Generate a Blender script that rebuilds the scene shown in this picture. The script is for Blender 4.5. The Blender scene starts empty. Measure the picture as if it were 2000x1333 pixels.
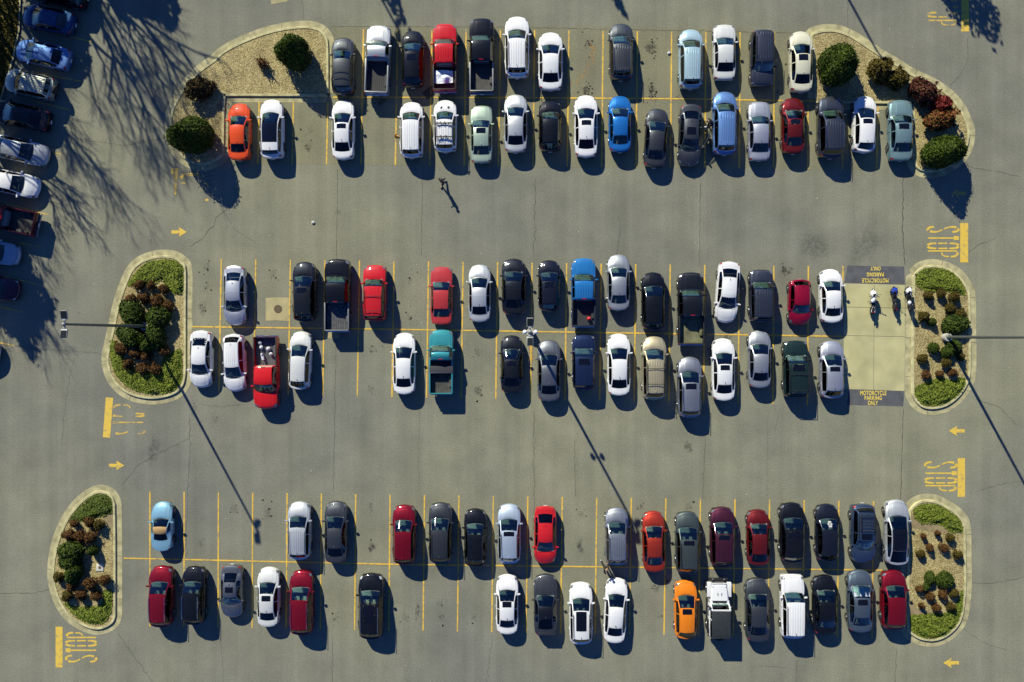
import bpy, bmesh, math, random
import numpy as np
from mathutils import Vector, Matrix, Euler, geometry

random.seed(7)
rng = np.random.default_rng(7)
R = math.radians
SC = bpy.context.scene
COL = SC.collection

# ------------------------------------------------------------------ camera, light, exposure
CAM_H = 68.0                      # drone height in metres
F_PX = 1666.0                     # focal length in pixels of a 2000 px wide frame
NADIR = (1040.0, 658.0)           # the point of the photograph straight below the drone
cam_d = bpy.data.cameras.new('camera')
cam = bpy.data.objects.new('camera', cam_d); COL.objects.link(cam)
cam_d.sensor_fit = 'HORIZONTAL'; cam_d.sensor_width = 36.0
cam_d.lens = 36.0 * F_PX / 2000.0
cam_d.clip_start = 0.5; cam_d.clip_end = 3000
_n = Vector(((NADIR[0]-1000)/F_PX, -(NADIR[1]-666.5)/F_PX, -1)).normalized()
CAM_Q = _n.rotation_difference(Vector((0, 0, -1)))
cam.location = (0, 0, CAM_H)
cam.rotation_mode = 'QUATERNION'; cam.rotation_quaternion = CAM_Q
SC.camera = cam

def W(px, py, z=0.0):
    """where the ground (or the plane at height z) lies under a point of the photograph"""
    r = CAM_Q @ Vector(((px-1000)/F_PX, -(py-666.5)/F_PX, -1))
    t = (z-CAM_H)/r.z
    return Vector((r.x*t, r.y*t, z))
PXM = F_PX/CAM_H                  # pixels per metre on the ground

SUN_EL = R(33.3)
SUN_AZ = Vector((-0.475, 0.88)).normalized()
sun_d = bpy.data.lights.new('sun', 'SUN'); sun = bpy.data.objects.new('sun', sun_d); COL.objects.link(sun)
sun_d.energy = 5.0; sun_d.angle = R(0.53); sun_d.color = (1.0, 0.965, 0.79)
_sd = Vector((SUN_AZ.x*math.cos(SUN_EL), SUN_AZ.y*math.cos(SUN_EL), math.sin(SUN_EL)))
sun.rotation_mode = 'QUATERNION'; sun.rotation_quaternion = _sd.to_track_quat('Z', 'Y')
sun.location = (-60, 110, 90)
wd = bpy.data.worlds.new('World'); SC.world = wd; wd.use_nodes = True
_nt = wd.node_tree
_sky = _nt.nodes.new('ShaderNodeTexSky'); _sky.sky_type = 'NISHITA'; _sky.sun_disc = False
_sky.altitude = 1500; _sky.ozone_density = 6.0; _sky.dust_density = 0.1; _sky.sun_elevation = SUN_EL; _sky.sun_rotation = math.atan2(SUN_AZ.x, SUN_AZ.y)
_bg = _nt.nodes['Background']; _bg.inputs['Strength'].default_value = 0.062
_tint = _nt.nodes.new('ShaderNodeMix'); _tint.data_type = 'RGBA'; _tint.blend_type = 'MULTIPLY'
_tint.inputs[0].default_value = 1.0; _tint.inputs[7].default_value = (.55, .86, 1.45, 1)      # a clean, deep blue autumn sky
_nt.links.new(_sky.outputs[0], _tint.inputs[6]); _nt.links.new(_tint.outputs[2], _bg.inputs['Color'])
SC.view_settings.view_transform = 'Standard'; SC.view_settings.look = 'None'
SC.view_settings.exposure = 0.38; SC.view_settings.gamma = 1.0
SC.render.engine = 'CYCLES'
SC.cycles.max_bounces = 6; SC.cycles.transparent_max_bounces = 12
SC.cycles.diffuse_bounces = 1; SC.cycles.glossy_bounces = 3; SC.cycles.transmission_bounces = 3

# ------------------------------------------------------------------ materials
MATS = {}
def _new(name):
    m = bpy.data.materials.new(name); m.use_nodes = True
    return m, m.node_tree, m.node_tree.nodes['Principled BSDF']
def N(t, kind, **kw):
    n = t.nodes.new(kind)
    for k, v in kw.items():
        if k.startswith('i_'): n.inputs[k[2:]].default_value = v
        else: setattr(n, k, v)
    return n
def mat(name, col, rough=0.6, metal=0.0, coat=0.0, noise=0.0, nscale=8.0, bump=0.0, spec=0.5):
    if name in MATS: return MATS[name]
    m, t, b = _new(name)
    b.inputs['Base Color'].default_value = (*col, 1); b.inputs['Roughness'].default_value = rough
    b.inputs['Metallic'].default_value = metal; b.inputs['Specular IOR Level'].default_value = spec
    if coat:
        b.inputs['Coat Weight'].default_value = coat; b.inputs['Coat Roughness'].default_value = 0.03
    if noise:
        tc = N(t, 'ShaderNodeTexCoord'); nz = N(t, 'ShaderNodeTexNoise', i_Scale=nscale, i_Detail=6.0)
        t.links.new(tc.outputs['Object'], nz.inputs['Vector'])
        mx = N(t, 'ShaderNodeMix', data_type='RGBA', blend_type='MIX')
        mx.inputs[6].default_value = (*[c*(1-noise) for c in col], 1)
        mx.inputs[7].default_value = (*[min(1, c*(1+noise)) for c in col], 1)
        rp = N(t, 'ShaderNodeMapRange'); rp.inputs[1].default_value = .3; rp.inputs[2].default_value = .7
        t.links.new(nz.outputs['Fac'], rp.inputs[0]); t.links.new(rp.outputs[0], mx.inputs[0])
        t.links.new(mx.outputs[2], b.inputs['Base Color'])
        if bump:
            bp = N(t, 'ShaderNodeBump', i_Strength=bump, i_Distance=0.02)
            t.links.new(nz.outputs['Fac'], bp.inputs['Height']); t.links.new(bp.outputs[0], b.inputs['Normal'])
    MATS[name] = m
    return m
def paint(key):
    """car paint with a clear coat and a trace of road dust"""
    nm = 'paint_'+key
    if nm in MATS: return MATS[nm]
    c, metal = PAINTS[key]
    m, t, b = _new(nm)
    b.inputs['Metallic'].default_value = metal; b.inputs['Roughness'].default_value = 0.42 if metal < .3 else .46; b.inputs['Specular IOR Level'].default_value = 0.1
    b.inputs['Coat Weight'].default_value = 1.0; b.inputs['Coat Roughness'].default_value = 0.035
    tc = N(t, 'ShaderNodeTexCoord'); nz = N(t, 'ShaderNodeTexNoise', i_Scale=1.7, i_Detail=5.0)
    oi = N(t, 'ShaderNodeObjectInfo'); ad = N(t, 'ShaderNodeVectorMath', operation='ADD')
    sc = N(t, 'ShaderNodeMath', operation='MULTIPLY'); sc.inputs[1].default_value = 40
    t.links.new(oi.outputs['Random'], sc.inputs[0]); t.links.new(tc.outputs['Object'], ad.inputs[0])
    t.links.new(sc.outputs[0], ad.inputs[1]); t.links.new(ad.outputs[0], nz.inputs['Vector'])
    rp = N(t, 'ShaderNodeMapRange'); rp.inputs[1].default_value = .42; rp.inputs[2].default_value = .8; rp.inputs[4].default_value = .22
    t.links.new(nz.outputs['Fac'], rp.inputs[0])
    mx = N(t, 'ShaderNodeMix', data_type='RGBA')
    mx.inputs[6].default_value = (*c, 1)
    mx.inputs[7].default_value = (*[x*.85+.012 for x in c], 1)
    t.links.new(rp.outputs[0], mx.inputs[0]); t.links.new(mx.outputs[2], b.inputs['Base Color'])
    r2 = N(t, 'ShaderNodeMapRange'); r2.inputs[1].default_value = .3; r2.inputs[2].default_value = .75
    r2.inputs[3].default_value = .02; r2.inputs[4].default_value = .10
    t.links.new(nz.outputs['Fac'], r2.inputs[0]); t.links.new(r2.outputs[0], b.inputs['Coat Roughness'])
    MATS[nm] = m
    return m
def glass(name, tint):
    if name in MATS: return MATS[name]
    m = bpy.data.materials.new(name); m.use_nodes = True; t = m.node_tree
    t.nodes.remove(t.nodes['Principled BSDF']); out = t.nodes['Material Output']
    tr = N(t, 'ShaderNodeBsdfTransparent'); tr.inputs[0].default_value = (*tint, 1)
    gl = N(t, 'ShaderNodeBsdfGlossy'); gl.inputs['Roughness'].default_value = 0.02
    gl.inputs[0].default_value = (1, 1, 1, 1)
    lw = N(t, 'ShaderNodeFresnel'); lw.inputs[0].default_value = 1.85 if name == 'windshield_glass' else 1.6
    mx = N(t, 'ShaderNodeMixShader')
    t.links.new(lw.outputs[0], mx.inputs[0]); t.links.new(tr.outputs[0], mx.inputs[1]); t.links.new(gl.outputs[0], mx.inputs[2])
    t.links.new(mx.outputs[0], out.inputs['Surface'])
    MATS[name] = m
    return m
def leaf_mat(name, cols, rough=0.55):
    """foliage: every leaf clump picks its own shade between the given colours"""
    if name in MATS: return MATS[name]
    m, t, b = _new(name)
    g = N(t, 'ShaderNodeNewGeometry'); cr = N(t, 'ShaderNodeValToRGB')
    e = cr.color_ramp.elements
    e[0].color = (*cols[0], 1); e[1].color = (*cols[-1], 1)
    for i, c in enumerate(cols[1:-1], 1):
        el = e.new(i/(len(cols)-1)); el.color = (*c, 1)
    t.links.new(g.outputs['Random Per Island'], cr.inputs[0]); t.links.new(cr.outputs[0], b.inputs['Base Color'])
    b.inputs['Roughness'].default_value = rough; b.inputs['Specular IOR Level'].default_value = 0.12
    MATS[name] = m
    return m
def asphalt_mat(name, base, warm, fine=0.2):
    m, t, b = _new(name)
    tc = N(t, 'ShaderNodeTexCoord')
    def noise(scale, detail, rough=.55):
        n = N(t, 'ShaderNodeTexNoise', i_Scale=scale, i_Detail=detail, i_Roughness=rough)
        t.links.new(tc.outputs['Object'], n.inputs['Vector']); return n
    big, mid, fin = noise(.045, 5), noise(.35, 6, .6), noise(9.0, 3, .7)
    mx = N(t, 'ShaderNodeMix', data_type='RGBA'); mx.inputs[6].default_value = (*base, 1); mx.inputs[7].default_value = (*warm, 1)
    r1 = N(t, 'ShaderNodeMapRange'); r1.inputs[1].default_value = .35; r1.inputs[2].default_value = .65
    t.links.new(big.outputs['Fac'], r1.inputs[0]); t.links.new(r1.outputs[0], mx.inputs[0])
    def mul(prev, src, lo, hi, a=.3, c=.7):
        r = N(t, 'ShaderNodeMapRange'); r.inputs[1].default_value = a; r.inputs[2].default_value = c
        r.inputs[3].default_value = lo; r.inputs[4].default_value = hi
        t.links.new(src.outputs['Fac'], r.inputs[0])
        k = N(t, 'ShaderNodeMix', data_type='RGBA', blend_type='MULTIPLY'); k.inputs[0].default_value = 1
        t.links.new(prev, k.inputs[6]); t.links.new(r.outputs[0], k.inputs[7]); return k.outputs[2]
    o = mul(mx.outputs[2], mid, .86, 1.12)
    o = mul(o, fin, 1-fine, 1+fine)
    # faint lengthwise streaks left by paving and tyres
    mp = N(t, 'ShaderNodeMapping'); mp.inputs['Scale'].default_value = (1.2, .02, 1); mp.inputs['Rotation'].default_value = (0, 0, R(91))
    t.links.new(tc.outputs['Object'], mp.inputs[0]); st = N(t, 'ShaderNodeTexNoise', i_Scale=1.0, i_Detail=4.0)
    t.links.new(mp.outputs[0], st.inputs['Vector']); o = mul(o, st, .92, 1.08)
    t.links.new(o, b.inputs['Base Color'])
    b.inputs['Roughness'].default_value = .92; b.inputs['Specular IOR Level'].default_value = .2
    bp = N(t, 'ShaderNodeBump', i_Strength=.35, i_Distance=.01)
    f2 = noise(45, 2); t.links.new(f2.outputs['Fac'], bp.inputs['Height']); t.links.new(bp.outputs[0], b.inputs['Normal'])
    MATS[name] = m
    return m
def worn_paint(name, col, wear, ground=(.17, .165, .145), scale=5.0):
    if name in MATS: return MATS[name]
    m, t, b = _new(name)
    tc = N(t, 'ShaderNodeTexCoord'); nz = N(t, 'ShaderNodeTexNoise', i_Scale=scale, i_Detail=8.0, i_Roughness=.7)
    t.links.new(tc.outputs['Object'], nz.inputs['Vector'])
    r = N(t, 'ShaderNodeMapRange'); r.inputs[1].default_value = .62-wear-.10; r.inputs[2].default_value = .62-wear+.10
    t.links.new(nz.outputs['Fac'], r.inputs[0])
    mx = N(t, 'ShaderNodeMix', data_type='RGBA'); mx.inputs[6].default_value = (*col, 1); mx.inputs[7].default_value = (*ground, 1)
    t.links.new(r.outputs[0], mx.inputs[0]); t.links.new(mx.outputs[2], b.inputs['Base Color'])
    b.inputs['Roughness'].default_value = .8
    MATS[name] = m
    return m

PAINTS = {  # colour, metallic
 'white': ((.70,.70,.70), 0), 'pearl': ((.60,.61,.59), .1), 'ivory': ((.60,.58,.44), .05), 'silver': ((0.4, 0.42, 0.44), 0.7),
 'lilac': ((0.44, 0.46, 0.52), 0.65), 'lightsilver': ((0.56, 0.58, 0.585), 0.6), 'steel': ((0.29, 0.31, 0.345), 0.75), 'grey': ((0.16, 0.172, 0.19), 0.75),
 'dgrey': ((0.055, 0.06, 0.066), 0.7), 'slate': ((0.055, 0.063, 0.085), 0.7), 'charcoal': ((0.07, 0.077, 0.084), 0.7), 'black': ((0.006, 0.0068, 0.009), 0.2),
 'softblack': ((0.016, 0.018, 0.022), 0.6), 'navy': ((0.014, 0.026, 0.075), 0.5), 'ink': ((.008,.01,.018), .1), 'slateblue': ((0.05, 0.08, 0.14), 0.6),
 'orangered': ((.66,.07,.012), 0), 'red': ((.55,.012,.014), 0), 'firered': ((.50,.014,.018), 0), 'faded': ((.40,.035,.038), 0),
 'darkred': ((0.125, 0.009, 0.008), 0.4), 'crimson': ((0.175, 0.004, 0.012), 0.4), 'cherry': ((0.24, 0.003, 0.024), 0.2), 'rust': ((0.37, 0.035, 0.015), 0.5),
 'plum': ((0.075, 0.016, 0.032), 0.6), 'maroon': ((0.08, 0.006, 0.009), 0.2), 'orange': ((.70,.19,.008), 0),
 'paleblue': ((.34,.40,.46), .25), 'lightblue': ((.36,.50,.56), .25), 'iceblue': ((0.48, 0.56, 0.65), 0.55), 'skyblue': ((0.22, 0.42, 0.55), 0.4), 'blue': ((.012,.13,.42), .2), 'truckblue': ((.018,.15,.40), .1),
 'periwinkle': ((0.13, 0.245, 0.5), 0.5), 'motoblue': ((.008,.04,.36), .1), 'deepblue': ((.008,.05,.14), .2), 'teal': ((.035,.25,.28), .1), 'sage': ((0.38, 0.48, 0.38), 0.45),
 'tealgrey': ((0.2, 0.315, 0.33), 0.5), 'gold': ((0.5, 0.44, 0.28), 0.6), 'green': ((0.014, 0.032, 0.029), 0.4), 'greengrey': ((0.075, 0.095, 0.09), 0.6),
 'beige': ((0.4, 0.42, 0.34), 0.6), 'wine': ((.055,.004,.008), .1), 'bluegrey': ((0.11, 0.145, 0.18), 0.65),
}
M_TRIM = mat('black_plastic', (.012, .012, .013), .55)
M_UNDER = mat('underbody_black', (.006, .006, .007), .9)
M_TYRE = mat('tyre_rubber', (.014, .014, .015), .85)
M_RIM = mat('alloy_rim', (.55, .56, .58), .3, .9)
M_CHROME = mat('chrome', (.75, .76, .78), .15, 1.0)
M_STEEL = mat('grey_steel', (.32, .33, .33), .4, .6)
M_HEAD = mat('headlight_lens', (.17, .18, .20), .12, .3, 1.0)
M_HEADB = mat('headlight_clear', (.60, .63, .66), .1, .2, 1.0)
M_TAIL = mat('taillight_lens', (.38, .008, .012), .12, 0, 1.0)
M_GLASSF = glass('windshield_glass', (.64, .84, .77))
M_GLASSD = glass('tinted_glass', (.14, .17, .16))
M_GLASSB = glass('privacy_glass', (.025, .028, .032))
M_ROOFGL = mat('sunroof_glass', (.004, .004, .005), .04, 0, 1.0)
M_SEATD = mat('seat_dark', (.13, .145, .145), .8)
M_DASH = mat('dashboard_grey', (.13, .16, .155), .7)
M_SEATG = mat('seat_grey', (.26, .28, .26), .8)
M_SEATT = mat('seat_tan', (.36, .32, .24), .8)
M_TAN = mat('tan_canvas', (.38, .24, .10), .85, noise=.12, nscale=20)
M_PLATE = mat('plate_white', (.6, .6, .6), .5)
M_ASPH = asphalt_mat('asphalt', (.176, .177, .144), (.228, .224, .154))
M_ASPH2 = asphalt_mat('asphalt_stalls', (.188, .185, .130), (.220, .210, .126))
M_DARKPATCH = mat('asphalt_sealed', (.085, .088, .095), .85, noise=.25, nscale=1.5)
M_CRACK = mat('crack_dark', (.07, .066, .055), .95)
M_OIL = mat('oil_dark', (.03, .028, .024), .95, spec=.05)
M_YEL = worn_paint('line_yellow', (.70, .44, .05), .035, scale=2.6)
M_YEL2 = worn_paint('line_yellow_worn', (.66, .45, .06), .0, scale=3.0)
M_YEL3 = worn_paint('line_yellow_faded', (.60, .41, .07), .07, scale=2.2)
M_TEXT = mat('stencil_yellow', (.78, .58, .08), .75, noise=.15, nscale=6)
M_CONC = mat('concrete_pad', (.43, .40, .205), .9, noise=.2, nscale=.55, bump=.1)
M_KERB = mat('kerb_concrete', (.46, .42, .22), .9, noise=.3, nscale=2.2, bump=.2)
M_GUTTER = mat('gutter_concrete', (.375, .34, .185), .92, noise=.34, nscale=1.6, bump=.2)

# ------------------------------------------------------------------ object helpers
def link_mesh(name, verts, faces, m, parent=None, smooth=False, sharp=None):
    me = bpy.data.meshes.new(name); me.from_pydata([tuple(v) for v in verts], [], faces); me.update()
    if smooth:
        me.shade_smooth()
        if sharp: me.set_sharp_from_angle(angle=R(sharp))
    o = bpy.data.objects.new(name, me); COL.objects.link(o)
    if m is not None: me.materials.append(m)
    if parent is not None: o.parent = parent
    return o
def share(name, me, parent=None, loc=(0, 0, 0), rot=(0, 0, 0), scl=(1, 1, 1)):
    o = bpy.data.objects.new(name, me); COL.objects.link(o)
    o.location = loc; o.rotation_euler = rot; o.scale = scl
    if parent is not None: o.parent = parent
    return o
def empty(name, loc=(0, 0, 0), rz=0.0):
    o = bpy.data.objects.new(name, None); COL.objects.link(o); o.location = loc; o.rotation_euler = (0, 0, rz)
    o.empty_display_size = .3
    return o
def tag(o, label=None, cat=None, group=None, kind=None):
    if label: o['label'] = label
    if cat: o['category'] = cat
    if group: o['group'] = group
    if kind: o['kind'] = kind
    return o
class MB:
    """collects simple shapes for ONE part"""
    def __init__(s): s.v, s.f = [], []
    def add(s, vs, fs):
        n = len(s.v); s.v += [tuple(v) for v in vs]; s.f += [tuple(i+n for i in f) for f in fs]; return s
    def box(s, c, d, rot=None, bev=0.0):
        x, y, z = d[0]/2, d[1]/2, d[2]/2
        if bev <= 0:
            vs = [Vector(((i & 1)*2*x-x, (i >> 1 & 1)*2*y-y, (i >> 2 & 1)*2*z-z)) for i in range(8)]
            fs = [(0, 2, 3, 1), (4, 5, 7, 6), (0, 1, 5, 4), (2, 6, 7, 3), (0, 4, 6, 2), (1, 3, 7, 5)]
        else:
            bm = bmesh.new(); bmesh.ops.create_cube(bm, size=1)
            for v in bm.verts: v.co = Vector((v.co.x*2*x, v.co.y*2*y, v.co.z*2*z))
            bmesh.ops.bevel(bm, geom=bm.edges[:], offset=min(bev, x*.9, y*.9, z*.9), segments=2, profile=.6, affect='EDGES')
            bm.verts.ensure_lookup_table(); bm.verts.index_update()
            vs = [v.co.copy() for v in bm.verts]; fs = [[v.index for v in f.verts] for f in bm.faces]; bm.free()
        if rot is not None:
            q = rot if isinstance(rot, Matrix) else Euler(rot).to_matrix()
            vs = [q @ v for v in vs]
        c = Vector(c)
        return s.add([v+c for v in vs], fs)
    def tube(s, pts, rad, n=6, caps=True):
        pts = [Vector(p) for p in pts]
        if not hasattr(rad, '__len__'): rad = [rad]*len(pts)
        vs, fs = [], []
        up = Vector((0, 0, 1))
        for i, p in enumerate(pts):
            d = (pts[min(i+1, len(pts)-1)]-pts[max(i-1, 0)]).normalized()
            a = up if abs(d.z) < .95 else Vector((1, 0, 0))
            u = d.cross(a).normalized(); w = d.cross(u)
            for k in range(n):
                t = 2*math.pi*k/n
                vs.append(p+(u*math.cos(t)+w*math.sin(t))*rad[i])
        for i in range(len(pts)-1):
            for k in range(n):
                fs.append((i*n+k, i*n+(k+1) % n, (i+1)*n+(k+1) % n, (i+1)*n+k))
        if caps: fs += [tuple(range(n-1, -1, -1)), tuple((len(pts)-1)*n+k for k in range(n))]
        return s.add(vs, fs)
    def lathe(s, prof, c=(0, 0, 0), n=16, axis='z'):
        vs, fs = [], []
        for r, h in prof:
            for k in range(n):
                t = 2*math.pi*k/n
                a, b = r*math.cos(t), r*math.sin(t)
                vs.append({'z': (a, b, h), 'x': (h, a, b), 'y': (b, h, a)}[axis])
        m = len(prof)
        for i in range(m-1):
            for k in range(n): fs.append((i*n+k, i*n+(k+1) % n, (i+1)*n+(k+1) % n, (i+1)*n+k))
        fs += [tuple(range(n-1, -1, -1)), tuple((m-1)*n+k for k in range(n))]
        return s.add([Vector(v)+Vector(c) for v in vs], fs)
    def ball(s, c, r, nu=12, nv=8, jit=0.0, rot=None):
        r = r if hasattr(r, '__len__') else (r, r, r)
        vs, fs = [], []
        for i in range(nv+1):
            ph = math.pi*i/nv
            for k in range(nu):
                t = 2*math.pi*k/nu; q = 1+jit*(random.random()-.5)
                v = Vector((r[0]*math.sin(ph)*math.cos(t)*q, r[1]*math.sin(ph)*math.sin(t)*q, r[2]*math.cos(ph)*q))
                vs.append(v)
        for i in range(nv):
            for k in range(nu): fs.append((i*nu+k, (i+1)*nu+k, (i+1)*nu+(k+1) % nu, i*nu+(k+1) % nu))
        if rot is not None: vs = [Euler(rot).to_matrix() @ v for v in vs]
        return s.add([v+Vector(c) for v in vs], fs)
    def build(s, name, m, parent=None, smooth=False, sharp=40):
        return link_mesh(name, s.v, s.f, m, parent, smooth, sharp)
    def mesh(s, name, m, smooth=False, sharp=40):
        me = bpy.data.meshes.new(name); me.from_pydata(s.v, [], s.f); me.update()
        if smooth: me.shade_smooth(); me.set_sharp_from_angle(angle=R(sharp))
        me.materials.append(m); return me
def chain(pts, n=8, closed=True):
    """Catmull-Rom through the points"""
    out = []; m = len(pts)
    for i in range(m if closed else m-1):
        p = [Vector(pts[(i+k-1) % m] if closed else pts[min(max(i+k-1, 0), m-1)]) for k in range(4)]
        for j in range(n):
            t = j/n
            out.append(.5*((2*p[1])+(p[2]-p[0])*t+(2*p[0]-5*p[1]+4*p[2]-p[3])*t*t+(3*p[1]-p[0]-3*p[2]+p[3])*t**3))
    if not closed: out.append(Vector(pts[-1]))
    return out
def ribbon(mb, pts, w, z):
    """flat painted band along 2-D points"""
    pts = [Vector((p[0], p[1])) for p in pts]; vs = []
    for i, p in enumerate(pts):
        d = (pts[min(i+1, len(pts)-1)]-pts[max(i-1, 0)]).normalized(); nrm = Vector((-d.y, d.x))
        ww = w[i] if hasattr(w, '__len__') else w
        vs += [(*(p+nrm*ww/2), z), (*(p-nrm*ww/2), z)]
    mb.add(vs, [(2*i, 2*i+1, 2*i+3, 2*i+2) for i in range(len(pts)-1)])
def poly_fill(name, pts2, z, m, parent=None):
    v = [Vector((p[0], p[1], 0)) for p in pts2]
    tris = geometry.tessellate_polygon([v])
    fs = []
    for a, b, c in tris:
        nz = (v[b]-v[a]).cross(v[c]-v[a]).z
        fs.append((a, b, c) if nz > 0 else (a, c, b))
    return link_mesh(name, [(p.x, p.y, z) for p in v], fs, m, parent)
def W2(px, py, z=0): return W(px, py, z).xy

# ------------------------------------------------------------------ ground
_g = MB(); _g.add([(-320, -320, 0), (320, -320, 0), (320, 320, 0), (-320, 320, 0)], [(0, 1, 2, 3)])
tag(_g.build('ground', M_ASPH), kind='structure')
def sheet(name, px, z, m, **kw):
    return tag(poly_fill(name, [W2(*p) for p in px], z, m), **kw)
sheet('asphalt_stalls', [(648,51),(1150,52),(1596,62),(1600,197),(1720,200),(1716,334),(430,320),(441,192),(643,190)], .004, M_ASPH2, kind='structure')

# islands: kerb outline (inner edge of the kerb) in photograph pixels
ISL = {
 'top_left': [(420,122.7),(440,105),(468,89.6),(490,80),(516,70.4),(540,64),(564,59.6),(590,57),(607,58),(624,63),(635,76),(637.5,92),(638,130),(638,183),(636,184.6),(560,184.6),(445,184.6),(438,187),(435,225),(434,290),(431,302),(420,311),(400,318),(375,314),(355,300),(342,280),(337,250),(340,220),(350,197),(370,167),(395,141)],
 'top_right': [(1586,75),(1595,67.5),(1612,64),(1635,65.5),(1660,75),(1687.5,92.5),(1717.5,112.5),(1747.5,130),(1775,147.5),(1812.5,165),(1837,180),(1857.5,197.5),(1875,222),(1886,250),(1887.5,270),(1880,295),(1865,312),(1845,325),(1820,332),(1800,330),(1790,322),(1787,300),(1785,215),(1783,202),(1780,200),(1690,199),(1599,198),(1595,195),(1593,160),(1591,110)],
 'mid_left': [(360,528),(354,516),(342,507),(324,504),(300,506.5),(276,516),(261,531),(252,549),(243,573),(234,603),(226.6,639),(217.6,678),(214,705),(222,735),(240,757),(265,770),(300,775),(335,768),(352,755),(359,735),(360,690),(360,600)],
 'mid_right': [(1786,549.5),(1787.5,540),(1799,528),(1818,523),(1844,527),(1867,540),(1883,562),(1889,582),(1890,650),(1890,725),(1883,751),(1867,773.6),(1844,790),(1818,795),(1799,790),(1786,773.6),(1784,754),(1784.5,660)],
 'low_left': [(222,995),(221,982),(214,969),(199,963),(184,966.5),(162,982),(140,1008),(122.5,1043),(111.5,1082.5),(108,1122),(113,1152.5),(124.7,1181),(144,1205),(170.6,1220),(192.5,1224.6),(212,1218),(222,1205),(223,1170),(223,1060)],
 'low_right': [(1777.6,1007.5),(1780.5,996),(1790.5,986),(1806,981),(1826,983),(1852,996),(1872,1013),(1879.6,1033),(1881,1090),(1881,1151),(1875,1200),(1864,1223),(1844,1240),(1821,1247.4),(1798,1244.5),(1780.5,1234.5),(1775.6,1223),(1775,1160),(1776,1080)],
}
# gravel: pale pebbles of several browns
def gravel_mat():
    m, t, b = _new('gravel')
    tc = N(t, 'ShaderNodeTexCoord'); vo = N(t, 'ShaderNodeTexVoronoi', i_Scale=17.0); nz = N(t, 'ShaderNodeTexNoise', i_Scale=.8, i_Detail=4.0)
    t.links.new(tc.outputs['Object'], vo.inputs['Vector']); t.links.new(tc.outputs['Object'], nz.inputs['Vector'])
    cr = N(t, 'ShaderNodeValToRGB'); e = cr.color_ramp.elements
    e[0].color = (.17, .125, .045, 1); e[1].color = (.56, .49, .25, 1)
    for p, c in ((.3, (.28, .22, .09)), (.55, (.36, .29, .12)), (.8, (.45, .37, .17))):
        x = e.new(p); x.color = (*c, 1)
    sp = N(t, 'ShaderNodeSeparateColor'); t.links.new(vo.outputs['Color'], sp.inputs[0]); t.links.new(sp.outputs[0], cr.inputs[0])
    mx = N(t, 'ShaderNodeMix', data_type='RGBA', blend_type='MULTIPLY'); mx.inputs[0].default_value = 1
    r = N(t, 'ShaderNodeMapRange'); r.inputs[1].default_value = .3; r.inputs[2].default_value = .7; r.inputs[3].default_value = .75; r.inputs[4].default_value = 1.15
    t.links.new(nz.outputs['Fac'], r.inputs[0]); t.links.new(cr.outputs[0], mx.inputs[6]); t.links.new(r.outputs[0], mx.inputs[7])
    t.links.new(mx.outputs[2], b.inputs['Base Color']); b.inputs['Roughness'].default_value = .9
    bp = N(t, 'ShaderNodeBump', i_Strength=.8, i_Distance=.04); bp.invert = True
    t.links.new(vo.outputs['Distance'], bp.inputs['Height']); t.links.new(bp.outputs[0], b.inputs['Normal'])
    return m
M_GRAVEL = gravel_mat()
def offset_out(pts, d):
    m = len(pts); area = sum(pts[i].x*pts[(i+1) % m].y-pts[(i+1) % m].x*pts[i].y for i in range(m)); sg = 1 if area > 0 else -1
    out = []
    for i, p in enumerate(pts):
        t = (pts[(i+1) % m]-pts[i-1]).normalized(); out.append(p+Vector((t.y, -t.x))*sg*d)
    return out
def loop_band(name, rings, m):
    n = len(rings[0][0]); vs, fs = [], []
    for pts, z in rings: vs += [(p.x, p.y, z) for p in pts]
    ar = sum(rings[0][0][i].x*rings[0][0][(i+1) % n].y-rings[0][0][(i+1) % n].x*rings[0][0][i].y for i in range(n))
    for r in range(len(rings)-1):
        for i in range(n):
            a, b, c, d = r*n+i, r*n+(i+1) % n, (r+1)*n+(i+1) % n, (r+1)*n+i
            fs.append((a, b, c, d) if ar > 0 else (d, c, b, a))
    return link_mesh(name, vs, fs, m)
for k, px in ISL.items():
    inner = [v.xy for v in chain([W(*p) for p in px], 4)]
    for i in range(len(inner)): inner[i] = Vector(inner[i])
    foot, top_o = offset_out(inner, .20), offset_out(inner, .165)
    pan = offset_out(inner, .66)
    tag(loop_band('kerb', [(foot, .016), (foot, .09), (top_o, .15), (inner, .15), (inner, .03)], M_KERB), kind='structure')
    tag(loop_band('gutter', [(pan, .012), (foot, .016)], M_GUTTER), kind='structure')
    jt = MB(); acc = 0.0                       # expansion joints across the gutter
    for i in range(len(inner)-1):
        acc += (inner[i+1]-inner[i]).length
        if acc > 3.05:
            acc = 0; ribbon(jt, [pan[i], foot[i]], .025, .020)
    tag(jt.build('gutter_joints', M_CRACK), kind='structure')
    tag(poly_fill('gravel_bed', inner, .11, M_GRAVEL), kind='structure')

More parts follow.
